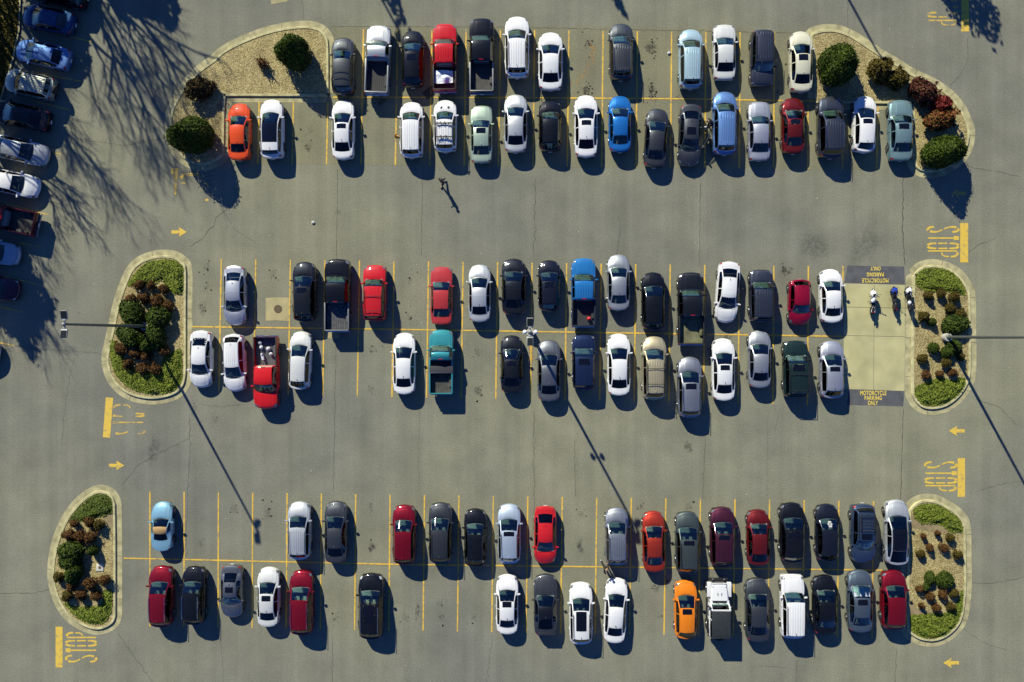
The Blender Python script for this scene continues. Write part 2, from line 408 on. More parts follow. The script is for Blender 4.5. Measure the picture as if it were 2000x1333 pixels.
# motorcycle bay, manhole slab, sealed patches
sheet('concrete_pad', [(1648.5,554),(1767,557),(1767.5,660),(1766.5,764),(1647,760),(1648,655)], .008, M_CONC, kind='structure')
_j = MB()
for a, b in (((1707.5,556),(1706,763)), ((1648,655.5),(1767,658)), ((1649,600),(1767,602))): ribbon(_j, [W2(*a), W2(*b)], .03, .012 if abs(a[0]-b[0]) < 9 else .0145)
tag(_j.build('pad_joints', mat('joint_dark', (.16,.14,.09), .95)), kind='structure')
sheet('sealed_patch', [(1655,519),(1766,521),(1767,556),(1649,553)], .0085, M_DARKPATCH, kind='structure')
sheet('sealed_patch', [(1658,761),(1766,764),(1764,794),(1654,791)], .0085, M_DARKPATCH, kind='structure')
sheet('concrete_slab', [(519,582.5),(545,581),(567,582),(567,605),(566,628),(540,626),(519,627)], .008, mat('slab_tan', (.38,.33,.17), .9, noise=.14, nscale=1.2), kind='structure')
sheet('concrete_slab', [(526,-30),(567,-30),(561,3),(530,9)], .008, mat('slab_tan', (.4,.35,.2), .9), kind='structure')
sheet('concrete_slab', [(636,649),(662,648),(663,661),(634,661)], .008, mat('slab_tan', (.4,.35,.2), .9), kind='structure')

# ------------------------------------------------------------------ painted lines
LN = MB(); LW = .115
def line(p, q, w=LW, z=None): ribbon(LN, [W2(*p)+(W2(*q)-W2(*p))*i/14 for i in range(15)], [w*random.uniform(.86, 1.1) for _ in range(15)], (.020 if abs(p[1]-q[1]) < 40 else .016) if z is None else z)
for k in range(-3, 16):
    xt, xb = 710+66.85*k, 705+67.15*k
    yt, yb = 57+.0085*(xt-710), 320.5+.0095*(xb-504)
    if k < 0: yt = 200; xt = xb+(710-705-.3*k)*(322-200)/265
    if k > 12: yt = 203; xt = xb+2.3
    if k == 13: yt = 62
    if k == 13: xt, yt = 1578, 205
    line((xt, yt), (xb, yb))
line((651,190.5), (1000,191.2)); line((1000,191.2), (1330,193.5)); line((1330,193.5), (1592,198))
for k in range(0, 19):
    xt, xb = 432.5+67.43*k, 427.5+67.6*k
    yt, yb = 506+.0125*(xt-432), 770+.0185*(xb-427)
    if k == 18: yt, yb = 520, 553; xb = xt
    line((xt, yt), (xb, yb))
line((374,638.5), (760,643.5)); line((760,643.5), (1200,650.5)); line((1200,650.5), (1648,657.5))
for k in range(0, 22):
    xt, xb = 293+66.85*k+.021*k*k, 293+66.4*k+.035*k*k
    yt, yb = 960+.0135*(xt-293), 1224+.0165*(xb-293)
    line((xt, yt), (xb, yb))
line((242,1090.5), (770,1102.5)); line((770,1102.5), (1130,1107)); line((1130,1107), (1724,1114))
tag(LN.build('parking_lines', M_YEL), kind='structure')

# faint bay lines under the cars along the left kerb
LN2 = MB()
for a, b in (((95,62),(178,82)), ((60,140),(160,160)), ((60,196),(135,215)), ((70,290),(120,302)), ((20,400),(95,420)), ((40,475),(82,484)), ((5,540),(75,556)), ((0,600),(45,610)), ((-10,668),(30,676))):
    ribbon(LN2, [W2(*a), W2(*b)], .1, .008)
tag(LN2.build('parking_lines', M_YEL3), kind='structure')

# STOP words, stop bars and arrows
STOP = {  # strokes in a unit box: u along the word, v up
 'S': [[(1,.80),(.9,.93),(.6,1),(.3,.97)], [(.12,.93),(.02,.78),(.2,.62),(.45,.53)], [(.55,.47),(.85,.37),(1,.22),(.88,.07)], [(.7,.02),(.4,0),(.1,.07),(0,.2)]],
 'T': [[(.5,0),(.5,.84)], [(.05,.93),(.35,.93)], [(.35,.93),(.65,.93)], [(.65,.93),(.95,.93)]],
 'O': [[(.42,1),(.16,.95),(.04,.82),(.03,.70)], [(.03,.64),(.03,.34)], [(.03,.28),(.05,.16),(.18,.04),(.42,0)], [(.58,1),(.84,.95),(.96,.82),(.97,.70)], [(.97,.64),(.97,.34)], [(.97,.28),(.95,.16),(.82,.04),(.58,0)]],
 'P': [[(.05,0),(.05,.96)], [(.28,.97),(.7,.95),(.95,.85),(.97,.75)], [(.97,.69),(.9,.55),(.65,.47),(.3,.46)]],
}
def stop_word(rect, direc, m, label, skip=(), bar=None, barm=None):
    """rect: letters as [(char, y0, y1)], x0 base and x1 top of the letters, in photograph pixels"""
    letters, x0, x1 = rect
    o = empty('stop_marking', W((x0+x1)/2, sum(l[1]+l[2] for l in letters)/2/len(letters)))
    for ch, y0, y1 in letters:
        mb = MB()
        for i, st in enumerate(STOP[ch]):
            if (ch, i) in skip: continue
            pts = [W2(x0+(x1-x0)*v, y0+(y1-y0)*u)-o.location.xy for u, v in st]
            if len(pts) > 2: pts = [p.xy for p in chain([(*p, 0) for p in pts], 4, False)]
            w = .12 if ch != 'T' else (.12 if i == 0 else .40)
            if len(pts) > 2: w = [.10+.13*abs(2*v-1)**2 for v in np.linspace(st[0][1], st[-1][1], len(pts))]
            ribbon(mb, pts, w, .008+.0012*i)
            if skip: mb.build('paint_remnant', m, o); mb = MB()
        if mb.f: mb.build('letter', m, o)
    tag(o, label, 'road marking', 'STOP words painted before the bars')
    if bar: mb2 = MB(); ribbon(mb2, [W2(*bar[0]), W2(*bar[1])], bar[2], .008); tag(mb2.build('stop_bar', barm or M_YEL2), bar[3], 'road marking', 'yellow stop bars')
stop_word(([('S',443.5,453.5),('T',461,470),('O',475.5,486),('P',490,502)],1812,1872), 1, M_YEL2, 'faded yellow STOP above the motorcycle bay island, reading downwards', bar=((1883,436),(1883,513),.62,'thick yellow stop bar right above the island with the motorcycles beside it'))
stop_word(([('S',903,914),('T',920,929.5),('O',934,944),('P',948.5,959)],1807,1868), 1, M_YEL2, 'yellow STOP just above the lower right planting island', bar=((1877.5,895),(1877.5,971),.58,'thick yellow stop bar above the lower right planting island'))
stop_word(([('S',1293,1281),('T',1275,1266),('O',1262,1251.5),('P',1246,1236)],188,129), -1, M_YEL2, 'clear yellow STOP below the lower left planting island', bar=((115.5,1224.5),(115.5,1304),.57,'thick yellow stop bar below the lower left planting island'))
stop_word(([('S',848,838),('T',828,823),('O',814,808),('P',801,791)],282,221), -1, M_YEL3, 'badly worn yellow STOP between the two left planting islands', skip=(('S',0),('S',2),('T',2),('O',1),('O',4),('P',0),('O',3)), bar=((214,777),(208,855),.6,'leaning yellow stop bar between the two left planting islands'))
root = empty('stop_marking', W(372, 345)); tag(root, 'worn yellow hook of a letter near the tip of the upper left island', 'road marking', 'STOP words painted before the bars')
for st, w in (([(353,349),(359,342),(371,340),(384,341),(391,349)], [.28, .2, .09, .2, .3]), ([(355,358),(362,358)], .12), ([(401,358),(406,362)], .2), ([(401,392),(407,390)], .2), ([(364,343.5),(381,343.5)], .05)):
    b = MB(); ribbon(b, [p-root.location.xy for p in ([W2(*q) for q in st] if len(st) < 3 else [v.xy for v in chain([W(*q) for q in st], 4, False)])], w if not hasattr(w, '__len__') else np.interp(np.linspace(0, 4, 17), range(5), w), .008+.001*len(st)); b.build('paint_remnant', M_YEL3, root)
root = empty('stop_bar', W(341, 350)); tag(root, 'broken yellow stop bar below the upper left island', 'road marking', 'yellow stop bars')
b = MB(); ribbon(b, [p-root.location.xy for p in (W2(341.5, 329), W2(341.5, 340))], .56, .008); ribbon(b, [p-root.location.xy for p in (W2(343.5, 340), W2(342.5, 381))], [.26, .14], .008); b.build('paint', M_YEL3, root)
stop_word(([('S',-8,3),('T',11,17),('O',25,34),('P',40,50)],1813,1870), 1, M_YEL3, 'yellow STOP in the tree shade at the top right corner', skip=(('T',2),('O',3),('S',1),('S',2),('S',3),('T',0),('P',3),('O',1)), bar=((1885,-15),(1885,62),.6,'yellow stop bar in the tree shade at the top right corner'))
def arrow(x0, x1, y, label, m=M_YEL2):
    s = 1 if x1 > x0 else -1; L = abs(x1-x0)
    pts = [(0,-.11),(.52,-.11),(.47,-.32),(1,0),(.47,.32),(.52,.11),(0,.11)]
    v = [W2(x0+s*L*u, y+L*w) for u, w in pts]
    tag(poly_fill('arrow_marking', v, .008, m), label, 'road marking', 'one-way arrows painted on the lane')
arrow(335,365,453.5,'yellow arrow pointing right just above the island with the left lamp post')
arrow(213,243,909.5,'yellow arrow pointing right above the lower left planting island')
arrow(1884,1853,842,'yellow arrow pointing left below the motorcycle bay island')
arrow(1873,1842,1295,'yellow arrow pointing left below the lower right planting island')
arrow(1886,1857,378,'faded yellow arrow pointing left below the upper right planting island', M_YEL3)

def words(lines, label, flip):
    """stencilled bay sign: one mesh of three text lines"""
    root = empty('bay_lettering', W(1707, 537 if flip else 777, 0))
    for txt, x0, x1, y0, y1 in lines:
        cu = bpy.data.curves.new('lettering', 'FONT'); cu.body = txt; cu.size = 1; cu.space_character = 1.14; cu.offset = .022
        to = bpy.data.objects.new('lettering', cu); COL.objects.link(to)
        bpy.context.view_layer.update()
        me = bpy.data.meshes.new_from_object(to.evaluated_get(bpy.context.evaluated_depsgraph_get()))
        bpy.data.objects.remove(to)
        co = np.array([v.co[:] for v in me.vertices]); mn, mx = co.min(0), co.max(0)
        a, b = W(x0, y1), W(x1, y0)
        for v in me.vertices:
            u, w = (v.co.x-mn[0])/(mx[0]-mn[0]), (v.co.y-mn[1])/(mx[1]-mn[1])
            if flip: u, w = 1-u, 1-w
            v.co = Vector((a.x+(b.x-a.x)*u, a.y+(b.y-a.y)*w, .013))-root.location
        me.materials.clear(); me.materials.append(M_TEXT); me.update()
        share('lettering', me, root)
    tag(root, label, 'road marking', 'motorcycle bay lettering')
words([('MOTORCYCLE',1680,1731,763.5,772.5),('PARKING',1688.5,1722,773.8,781.5),('ONLY',1695,1714.5,783,791.5)], 'yellow MOTORCYCLE PARKING ONLY on the dark strip at the lower end of the bay', False)
words([('MOTORCYCLE',1683.5,1735,544,552.5),('PARKING',1693,1726,532.5,540.5),('ONLY',1700,1720,521,529)], 'yellow upside-down MOTORCYCLE PARKING ONLY on the dark strip above the motorcycles', True)

# ------------------------------------------------------------------ cracks, seams and stains in the asphalt
CK = MB(); CKZ = [0]
def crack(pts, w=.03, jit=.10, step=.22):
    w *= .55; jit *= .6
    v = [W2(*p) for p in pts]; out = []
    for a, b in zip(v[:-1], v[1:]):
        n = max(1, int((b-a).length/step))
        for i in range(n): out.append(a+(b-a)*(i/n)+Vector((random.gauss(0, jit), random.gauss(0, jit))))
    out.append(v[-1]); CKZ[0] += .00004; ribbon(CK, out, [w*(.5+random.random()) for _ in out], .0058+CKZ[0])
for pts, w, j in (
 ([(660,330),(657,505)],.05,.04), ([(657,665),(653,840),(651,960)],.05,.05), ([(650,1250),(649,1333)],.04,.05), ([(826,325),(823,500)],.05,.05), ([(821,640),(818,960)],.025,.05),
 ([(1046,345),(1043,500)],.06,.09), ([(1043,800),(1043,1000),(1035,1100)],.05,.08), ([(962,1240),(950,1333)],.035,.09), ([(1368,335),(1366,520)],.05,.04), ([(1378,850),(1372,975)],.04,.05), ([(1207,420),(1213,440),(1203,500)],.045,.06), ([(1122,860),(1124,970)],.045,.06),
 ([(1764,340),(1763,440),(1767,518)],.11,.04), ([(1764,800),(1762,880),(1759,975)],.08,.03), ([(1751,1270),(1748,1333)],.07,.03), ([(1556,1290),(1555,1333)],.05,.03), ([(370,815),(371,890),(366,960),(364,1090)],.05,.07), ([(240,945),(275,905),(300,890),(368,858)],.045,.08), ([(0,1160),(70,1158),(98,1150)],.06,.05),
 ([(372,482),(400,462),(418,440),(422,425),(442,410),(447,398)],.06,.08), ([(455,447),(480,462),(500,475)],.03,.06), ([(0,672),(60,680),(205,692)],.045,.05), ([(390,790),(430,795),(470,790)],.045,.05), ([(230,1235),(260,1280),(300,1333)],.05,.07), ([(630,565),(655,582)],.03,.05), ([(430,1240),(437,1333)],.02,.05),
 ([(1890,495),(1910,480),(1945,465)],.045,.06), ([(1905,780),(1950,795),(1985,830)],.045,.06), ([(1880,1228),(1920,1255),(1965,1270)],.04,.07), ([(1895,1140),(1940,1140),(2000,1128)],.045,.06), ([(1480,1300),(1540,1305)],.04,.06), ([(1890,120),(1890,75)],.06,.05), ([(1890,120),(1880,140),(1855,170)],.04,.08), ([(1860,320),(1920,330),(1990,345)],.035,.07), ([(120,870),(130,770),(145,700)],.02,.06),
 ([(590,0),(593,25),(592,45)],.035,.06), ([(1656,0),(1656,55)],.05,.04), ([(240,285),(335,268)],.045,.06), ([(150,270),(240,285)],.03,.06), ([(0,40),(3,42)],.02,.02), ([(1510,790),(1520,810),(1515,840)],.03,.05), ([(1905,960),(1960,945),(2000,940)],.03,.06), ([(648,52),(1000,53.5),(1590,66)],.05,.03), ([(1500,800),(1498,970)],.02,.05)):
    crack(pts, w, j)
tag(CK.build('pavement_cracks', M_CRACK), kind='structure')

def stain_mat():
    m, t, b = _new('oil_stain')
    at = N(t, 'ShaderNodeAttribute', attribute_name='soak'); tc = N(t, 'ShaderNodeTexCoord')
    nz = N(t, 'ShaderNodeTexNoise', i_Scale=3.5, i_Detail=7.0, i_Roughness=.65); t.links.new(tc.outputs['Object'], nz.inputs['Vector'])
    ml = N(t, 'ShaderNodeMath', operation='MULTIPLY'); r = N(t, 'ShaderNodeMapRange')
    r.inputs[1].default_value = .38; r.inputs[2].default_value = .68
    t.links.new(nz.outputs['Fac'], r.inputs[0]); t.links.new(r.outputs[0], ml.inputs[0]); t.links.new(at.outputs['Fac'], ml.inputs[1])
    t.links.new(ml.outputs[0], b.inputs['Alpha']); b.inputs['Base Color'].default_value = (.03, .027, .022, 1); b.inputs['Roughness'].default_value = .6
    return m
ST_V, ST_F, ST_A = [], [], []
def blot(px, py, rx, ry, a):
    c = W2(px, py); k = len(ST_V); n = 18; zb = .0048+len(ST_F)*2e-7; ph = random.random()*9
    ST_V.append((c.x, c.y, zb)); ST_A.append(a)
    for ring, (q, al) in enumerate(((.55, a*.8), (1.0, 0.0))):
        for i in range(n):
            t = 2*math.pi*i/n; w = 1+.28*math.sin(2*t+ph)+.2*math.sin(5*t+ph*2)
            ST_V.append((c.x+rx/PXM*q*w*math.cos(t), c.y+ry/PXM*q*w*math.sin(t), zb)); ST_A.append(al)
    for i in range(n):
        j = (i+1) % n
        ST_F.append((k, k+1+i, k+1+j)); ST_F.append((k+1+i, k+1+n+i, k+1+n+j, k+1+j))
DR = MB(); DZ = [0]
def drips(px, py, sx, sy, n, r=1.5):
    n = int(n*.5)
    for _ in range(n):
        x, y = random.gauss(px, sx), random.gauss(py, sy); rr = abs(random.gauss(r*.5, r*.55))/PXM+.02
        c = W2(x, y); ph = random.random()*6; DZ[0] = (DZ[0]+.0000031) % .0012
        vs = [(c.x, c.y, .0092+DZ[0])]+[(c.x+rr*(1+.35*math.sin(3*t+ph))*math.cos(t), c.y+rr*(1+.35*math.sin(3*t+ph))*math.sin(t), .0092+DZ[0]) for t in [2*math.pi*i/9 for i in range(9)]]
        DR.add(vs, [(0, 1+i, 1+(i+1) % 9) for i in range(9)])
for px, py, n in ((1148,85,26),(1147,175,26),(1277,92,40),(1275,178,40),(404,522,12),(404,560,8),(398,600,14),(533,535,12),(803,545,8),(800,620,8),(728,682,10),(724,760,8),(932,690,12),(934,762,6),(457,995,12),(523,997,16),(390,1062,3),(523,1010,6),(724,992,6),(724,1068,8),(655,1208,12),(790,1205,8),(860,1205,10),(925,1205,6),(1135,1005,10),(1133,1060,4),(1250,990,8),(1530,525,14),(605,255,8),(605,285,6),(735,190,10),(1290,1140,4),(1345,990,4),(1130,600,3),(380,800,8),(420,820,8),(660,415,2),(1330,190,6),(1520,180,6),(860,1180,4),(1545,120,4)):
    drips(px, py, 6, 10, n, 1.1); blot(px, py, 7, 11, .25)
for px, py, rx, ry, a in ((1270,95,9,16,.9),(1273,180,9,14,.95),(1145,180,9,13,.8),(1536,530,17,8,.8),(1345,874,8,15,.6),(1690,560,6,5,0),(1290,1205,6,4,.9),(1712,580,3,3,0),(395,605,8,14,.6),(1133,1070,8,12,.7),(815,1195,5,18,.8),(600,290,7,9,.6),(745,200,8,10,.8),(934,765,8,12,.6),(728,1070,9,9,.8),(1300,1140,8,10,.7),(1590,480,25,40,.35),(1690,480,30,40,.3),(300,880,14,30,.35),(1420,660,12,5,.8),(1280,1150,8,10,.6),(155,612,3,3,1),(1880,612,4,4,.8)):
    if a: blot(px, py, rx, ry, a)
_me = bpy.data.meshes.new('oil_stains'); _me.from_pydata(ST_V, [], ST_F)
_at = _me.attributes.new('soak', 'FLOAT', 'POINT'); _at.data.foreach_set('value', ST_A); _me.materials.append(stain_mat())
_o = bpy.data.objects.new('oil_stains', _me); COL.objects.link(_o); tag(_o, kind='structure')
tag(DR.build('oil_drips', M_OIL), kind='structure')
# rusty sand washed down the empty bay and under the central lamp post
SD = MB()
for _ in range(170):
    t = random.random(); x, y = random.gauss(1034.5+t*3, 1.6), 652+t*52
    c = W2(x, y); r = .02+.05*random.random(); SD.add([(c.x+r*math.cos(a), c.y+r*math.sin(a), .0105+len(SD.f)*4e-6) for a in (0, 1.2, 2.5, 3.8, 5)], [(0, 1, 2, 3, 4)])
for _ in range(120):
    t = random.random(); x, y = random.gauss(1158-18*(t-.25)**2*4, 3.5), 82+t*85
    c = W2(x, y); r = .015+.04*random.random(); SD.add([(c.x+r*math.cos(a), c.y+r*math.sin(a), .0105+len(SD.f)*4e-6) for a in (0, 1.2, 2.5, 3.8, 5)], [(0, 1, 2, 3, 4)])
tag(SD.build('rusty_sand', mat('rusty_sand', (.36,.2,.055), .9)), kind='stuff')
# litter
LT = MB()
for _ in range(260):
    c = W2(random.uniform(150, 2000), random.uniform(0, 1333)); r = .012+.028*random.random()**3
    LT.add([(c.x+r*math.cos(a), c.y+r*math.sin(a), .018+.02*random.random()) for a in (0, 1.2, 2.5, 3.8, 5)], [(0, 1, 2, 3, 4)])
tag(LT.build('litter_specks', mat('paper_white', (.6,.6,.55), .8)), kind='stuff')
for px, py, s, lab in ((612,435,.13,'crumpled white paper scrap on the lane below the white hatchback with the black roof'),(1307,104,.15,'crumpled white paper scrap beside the light blue minivan')):
    b = MB(); b.ball((0, 0, s*.5), (s, s*.8, s*.5), 8, 6, .7); o = b.build('paper_scrap', MATS['paper_white']); o.location = W(px, py); tag(o, lab, 'litter')

# ------------------------------------------------------------------ cars
P = {  # fractions of the length from the front bumper: windscreen base, roof front, roof rear, rear glass base; heights; roof width
 'sedan':   dict(cowl=.228, rf=.405, rr=.735, dk=.878, h0=.70, h1=.95, belt=.94, zr=1.45, zd=1.08, wr=.63, W=1.83, kind='sedan', cat='sedan', sg=(.30,.84), B=.545, ax=(.185,.785)),
 'oldsedan':dict(cowl=.258, rf=.408, rr=.73, dk=.87, h0=.74, h1=.92, belt=.92, zr=1.40, zd=1.0, wr=.66, W=1.80, kind='sedan', cat='sedan', sg=(.32,.81), B=.54, ax=(.18,.78), sq=1),
 'coupe':   dict(cowl=.315, rf=.48, rr=.695, dk=.87, h0=.68, h1=.92, belt=.93, zr=1.37, zd=1.05, wr=.60, W=1.84, kind='coupe', cat='coupe', sg=(.37,.76), B=.64, ax=(.19,.79)),
 'round':   dict(cowl=.26, rf=.42, rr=.70, dk=.86, h0=.72, h1=.98, belt=.95, zr=1.46, zd=.98, wr=.58, W=1.80, kind='coupe', cat='coupe', sg=(.34,.74), B=.62, ax=(.20,.80)),
 'hatch':   dict(cowl=.23, rf=.42, rr=.855, dk=.95, h0=.76, h1=1.0, belt=.97, zr=1.52, zd=1.08, wr=.65, W=1.80, kind='hatchback', cat='hatchback', sg=(.30,.88), B=.53, ax=(.18,.80)),
 'wagon':   dict(cowl=.235, rf=.405, rr=.86, dk=.955, h0=.74, h1=.98, belt=.96, zr=1.52, zd=1.06, wr=.64, W=1.84, kind='station_wagon', cat='station wagon', sg=(.30,.89), B=.51, ax=(.18,.79)),
 'suv':     dict(cowl=.235, rf=.41, rr=.885, dk=.958, h0=.86, h1=1.10, belt=1.08, zr=1.70, zd=1.16, wr=.70, W=1.89, kind='suv', cat='SUV', sg=(.30,.92), B=.53, ax=(.18,.79)),
 'boxsuv':  dict(cowl=.25, rf=.385, rr=.91, dk=.965, h0=.95, h1=1.10, belt=1.10, zr=1.76, zd=1.16, wr=.755, W=1.88, kind='suv', cat='SUV', sg=(.275,.94), B=.50, ax=(.175,.78), sq=1),
 'minivan': dict(cowl=.20, rf=.355, rr=.885, dk=.962, h0=.82, h1=1.06, belt=1.02, zr=1.74, zd=1.14, wr=.69, W=1.92, kind='minivan', cat='minivan', sg=(.27,.92), B=.48, ax=(.17,.79)),
 'convert': dict(cowl=.32, rf=.475, rr=.635, dk=.775, h0=.66, h1=.93, belt=.92, zr=1.28, zd=1.02, wr=.64, W=1.76, kind='convertible', cat='convertible', sg=(.37,.62), B=.60, ax=(.20,.79)),
 'pickup':  dict(cowl=.235, rf=.34, rr=.60, dk=.612, h0=1.08, h1=1.22, belt=1.22, zr=1.86, zd=1.3, wr=.73, W=1.98, kind='pickup_truck', cat='pickup truck', sg=(.265,.59), B=.43, ax=(.165,.80), sq=1),
}
COLS = [1, .93, .82, .62, .59, .53, .50, .34, .31, .25, .22, .06, .03, 0]   # fractions of the roof half-width, rib grooves included
NS = 10                                                                     # side rows before the roof edge
def car_mesh(p, o):
    """one lofted shell; every face is sorted into the part it belongs to"""
    L, Wd = p['L'], p['Wd']/2
    cw, rf, rr, dk, h0, h1, belt, zr, zd = (p[k] for k in ('cowl', 'rf', 'rr', 'dk', 'h0', 'h1', 'belt', 'zr', 'zd'))
    truck = 'bed' in p; end = dk if truck else 1.0
    sq = p.get('sq', 0)
    ya = [.5*L-a*L for a in p['ax']]; rw = p['rw']; ra = (rw+.07)
    # stations
    s = [0, .002, .006, .012, .022, .035, .052, .072, .1]
    s += list(np.linspace(.1, cw, 6)) + list(np.linspace(cw, rf, 7)) + list(np.linspace(rf, rr, 12)) + list(np.linspace(rr, dk, 6))
    if not truck: s += list(np.linspace(dk, .97, 4)) + [.976, .984, .99, .995, .998, 1.0]
    for a in p['ax']:
        if a < end: s += [a+ra/L*q for q in (-1, -.97, -.85, -.55, -.2, .2, .55, .85, .97, 1)]
    s += [p['B']-.007, p['B']+.007, p['sg'][0], p['sg'][1]]
    sun = o.get('sunroof')
    if sun: s += [rf+sun[0]*(rr-rf), rf+sun[1]*(rr-rf)]
    s = sorted(x for x in s if 0 <= x <= end)
    t = [s[0]]
    for x in s[1:]:
        if x-t[-1] > .0012: t.append(x)
    s = np.array(t); n = len(s)
    def ip(keys):
        k = sorted(keys); return np.interp(s, [a for a, _ in k], [b for _, b in k])
    hood = [(x, h0+.05+(h1-h0-.05)*(1-(1-(x-.05)/(cw-.05))**2.0)) for x in np.linspace(.05, cw, 7)]
    zk = [(0, h0-.26), (.002, h0-.16), (.006, h0-.09), (.012, h0-.045), (.022, h0), (.035, h0+.03)]+hood
    m = .5*(rf+rr)
    zk += [(rf-.012, zr-.115), (rf+.008, zr-.075), (rf+.12*(rr-rf), zr-.035), (rf+.28*(rr-rf), zr-.008), (rf+.45*(rr-rf), zr), (rf+.65*(rr-rf), zr-.018), (rf+.85*(rr-rf), zr-.055), (rr-.008, zr-.09)]
    if truck: zk += [(rr, zr-.095), (dk, zr-.13)]
    else:
        tl = 1-dk
        zk += [(rr+.008, zr-.11), (dk, zd), (dk+.4*tl, zd-.015), (dk+.75*tl, zd-.03), (.990 if tl > .06 else dk+.8*tl, zd-.07), (.995, zd-.15), (.998, zd-.26), (1, zd-.42)]
    zc = ip(zk)
    bk = [(0, h0-.34), (.006, h0-.17), (.022, h0-.07), (.06, h0+.0)]+[(x, h-.055) for x, h in hood[2:]]+[(rf, belt+.0), (rr, belt+.05 if not truck else belt)]
    if truck: bk += [(dk, belt)]
    else: bk += [(dk, zd-.05), (dk+.6*(1-dk), zd-.09), (.99, zd-.15), (.996, zd-.27), (1, zd-.5)]
    zs = np.minimum(ip(bk), zc-.02)
    dz = ip([(0, .02), (cw, .035), (rf, .075 if not sq else .06), (rr, .08 if not sq else .06), (dk, .05), (1, .02)])
    zt = np.maximum(zc-dz, zs+.004)
    wf = ip([(0, .72 if not sq else .86), (.004, .79 if not sq else .92), (.012, .85 if not sq else .945), (.03, .905 if not sq else .965), (.06, .95 if not sq else .98), (.12, .985), (.2, 1), (.75, 1), (.88, .975), (.95, .945), (.98, .905), (.992, .865), (1, .79)]) if not truck else ip([(0, .84), (.006, .91), (.02, .95), (.05, .975), (.12, 1), (1, 1)])
    Wh = Wd*wf
    wt = Wd*ip([(0, .60), (.03, .70), (.08, .76), (cw-.01, .80), (cw+.01, .79), (rf, p['wr']+.02), (m, p['wr']), (rr, p['wr']-.01), (dk, (p['wr']+.07) if not truck else p['wr']-.01), (1, .66)])
    wb = np.maximum(Wh*.915, wt+.01)
    if truck: wb = Wh*.935
    bow = ip([(0, .34 if not sq else .15), (.06, .28 if not sq else .13), (cw, .27 if not sq else .17), (rf, .14 if not sq else .07), (m, 0), (rr, -.10 if not sq else -.05), (dk, -.19 if not sq else -.08), (1, -.26 if not sq else -.12)]) if not truck else ip([(0, .20), (.06, .17), (cw, .18), (rf, .09), (m, 0), (dk, 0)])
    zl = np.full(n, .21)+ip([(0, .06), (.05, 0), (.95, 0), (1, .08)])
    y0 = .5*L-s*L
    for yy in ya:
        d = np.abs(y0-yy); k = d < ra
        zl[k] = np.maximum(zl[k], rw+np.sqrt(np.maximum(ra*ra-d[k]**2, 0)))
    fz = [0, .12, .34, .58, .80, .93]; fx = [.95, .985, 1.0, .998, .985, .955]
    X, Z = [], []
    for a, b in zip(fz, fx):
        X.append(Wh*b); Z.append(zl+(zs-zl)*a)
    for f in (0, .09, .5, .90):
        X.append(wb+(wt-wb)*f+.025*math.sin(math.pi*f)*np.clip((zt-zs)/.4, 0, 1)); Z.append(zs+(zt-zs)*f)
    groove = ((s > rf+.06) & (s < rr-.03)).astype(float) if o.get('ribs') else 0*s
    hoodz = np.clip((s-.03)/.05, 0, 1)*np.clip((cw-s)/.03, 0, 1)
    for c in COLS:
        X.append(wt*c); z = zt+(zc-zt)*(1-c**2.2)
        if c in (.59, .53, .31, .25, .03, 0): z = z-.022*groove
        z = z+.020*hoodz*(1 if c <= .53 else (.5 if c <= .62 else 0))
        Z.append(z)
    X, Z = np.array(X).T, np.array(Z).T                       # n x J
    Y = y0[:, None]-bow[:, None]*(X/Wd)**2
    J = X.shape[1]
    # full width: right half then mirrored left half
    XF = np.concatenate([X, -X[:, -2::-1]], 1); YF = np.concatenate([Y, Y[:, -2::-1]], 1); ZF = np.concatenate([Z, Z[:, -2::-1]], 1)
    K = XF.shape[1]; V = np.stack([XF, YF, ZF], -1).reshape(-1, 3)
    parts = {}
    sgA, sgB = p['sg']; glass_top = NS+1 if not sq else NS
    for i in range(n-1):
        a, b = s[i], s[i+1]; md = .5*(a+b)
        for k in range(K-1):
            j = k if k < J-1 else K-2-k; right = k < J-1
            side = 'R' if right else 'L'
            part = 'body'
            top = j >= NS; fr = COLS[j-NS+1] if top else 9        # inner fraction of this strip
            if top and cw+.004 < md < rf-.004 and j >= glass_top: part = 'windshield'
            elif top and not truck and rr+.006 < md < dk-(.004 if dk < .94 else .008) and j >= glass_top: part = 'rear_window'
            elif 7 <= j <= 8 and sgA < md < sgB and abs(md-p['B']) > .006: part = 'side_window'+side+('F' if md < p['B'] else 'B')
            elif j >= NS and .035 < md < cw-.002: part = 'hood'
            elif j >= NS and not truck and dk+.01 < md < .985 and dk < .92: part = 'trunk_lid'
            elif top and rf < md < rr:
                part = 'roof'
                if sun and rf+sun[0]*(rr-rf) < md < rf+sun[1]*(rr-rf) and COLS[j-NS] <= o.get('sunw', .62)+.001: part = 'sunroof'
            elif 4 <= j <= 9 and .014 < md < .062: part = 'headlight'+side
            elif not truck and 4 <= j <= 8 and .970 < md < .996: part = 'taillight'+side
            elif j < 4 and md < .035: part = 'front_bumper'
            elif not truck and j < 4 and md > .97: part = 'rear_bumper'
            elif j <= 5 and cw+.01 < md < p['B']: part = 'door'+side+'F'
            elif j <= 5 and p['B'] < md < (min(p['sg'][1], p['ax'][1]-.02) if not truck else dk-.01) and p['kind'] not in ('coupe', 'convertible'): part = 'door'+side+'B'
            parts.setdefault(part, []).append((i*K+k, i*K+k+1, (i+1)*K+k+1, (i+1)*K+k))
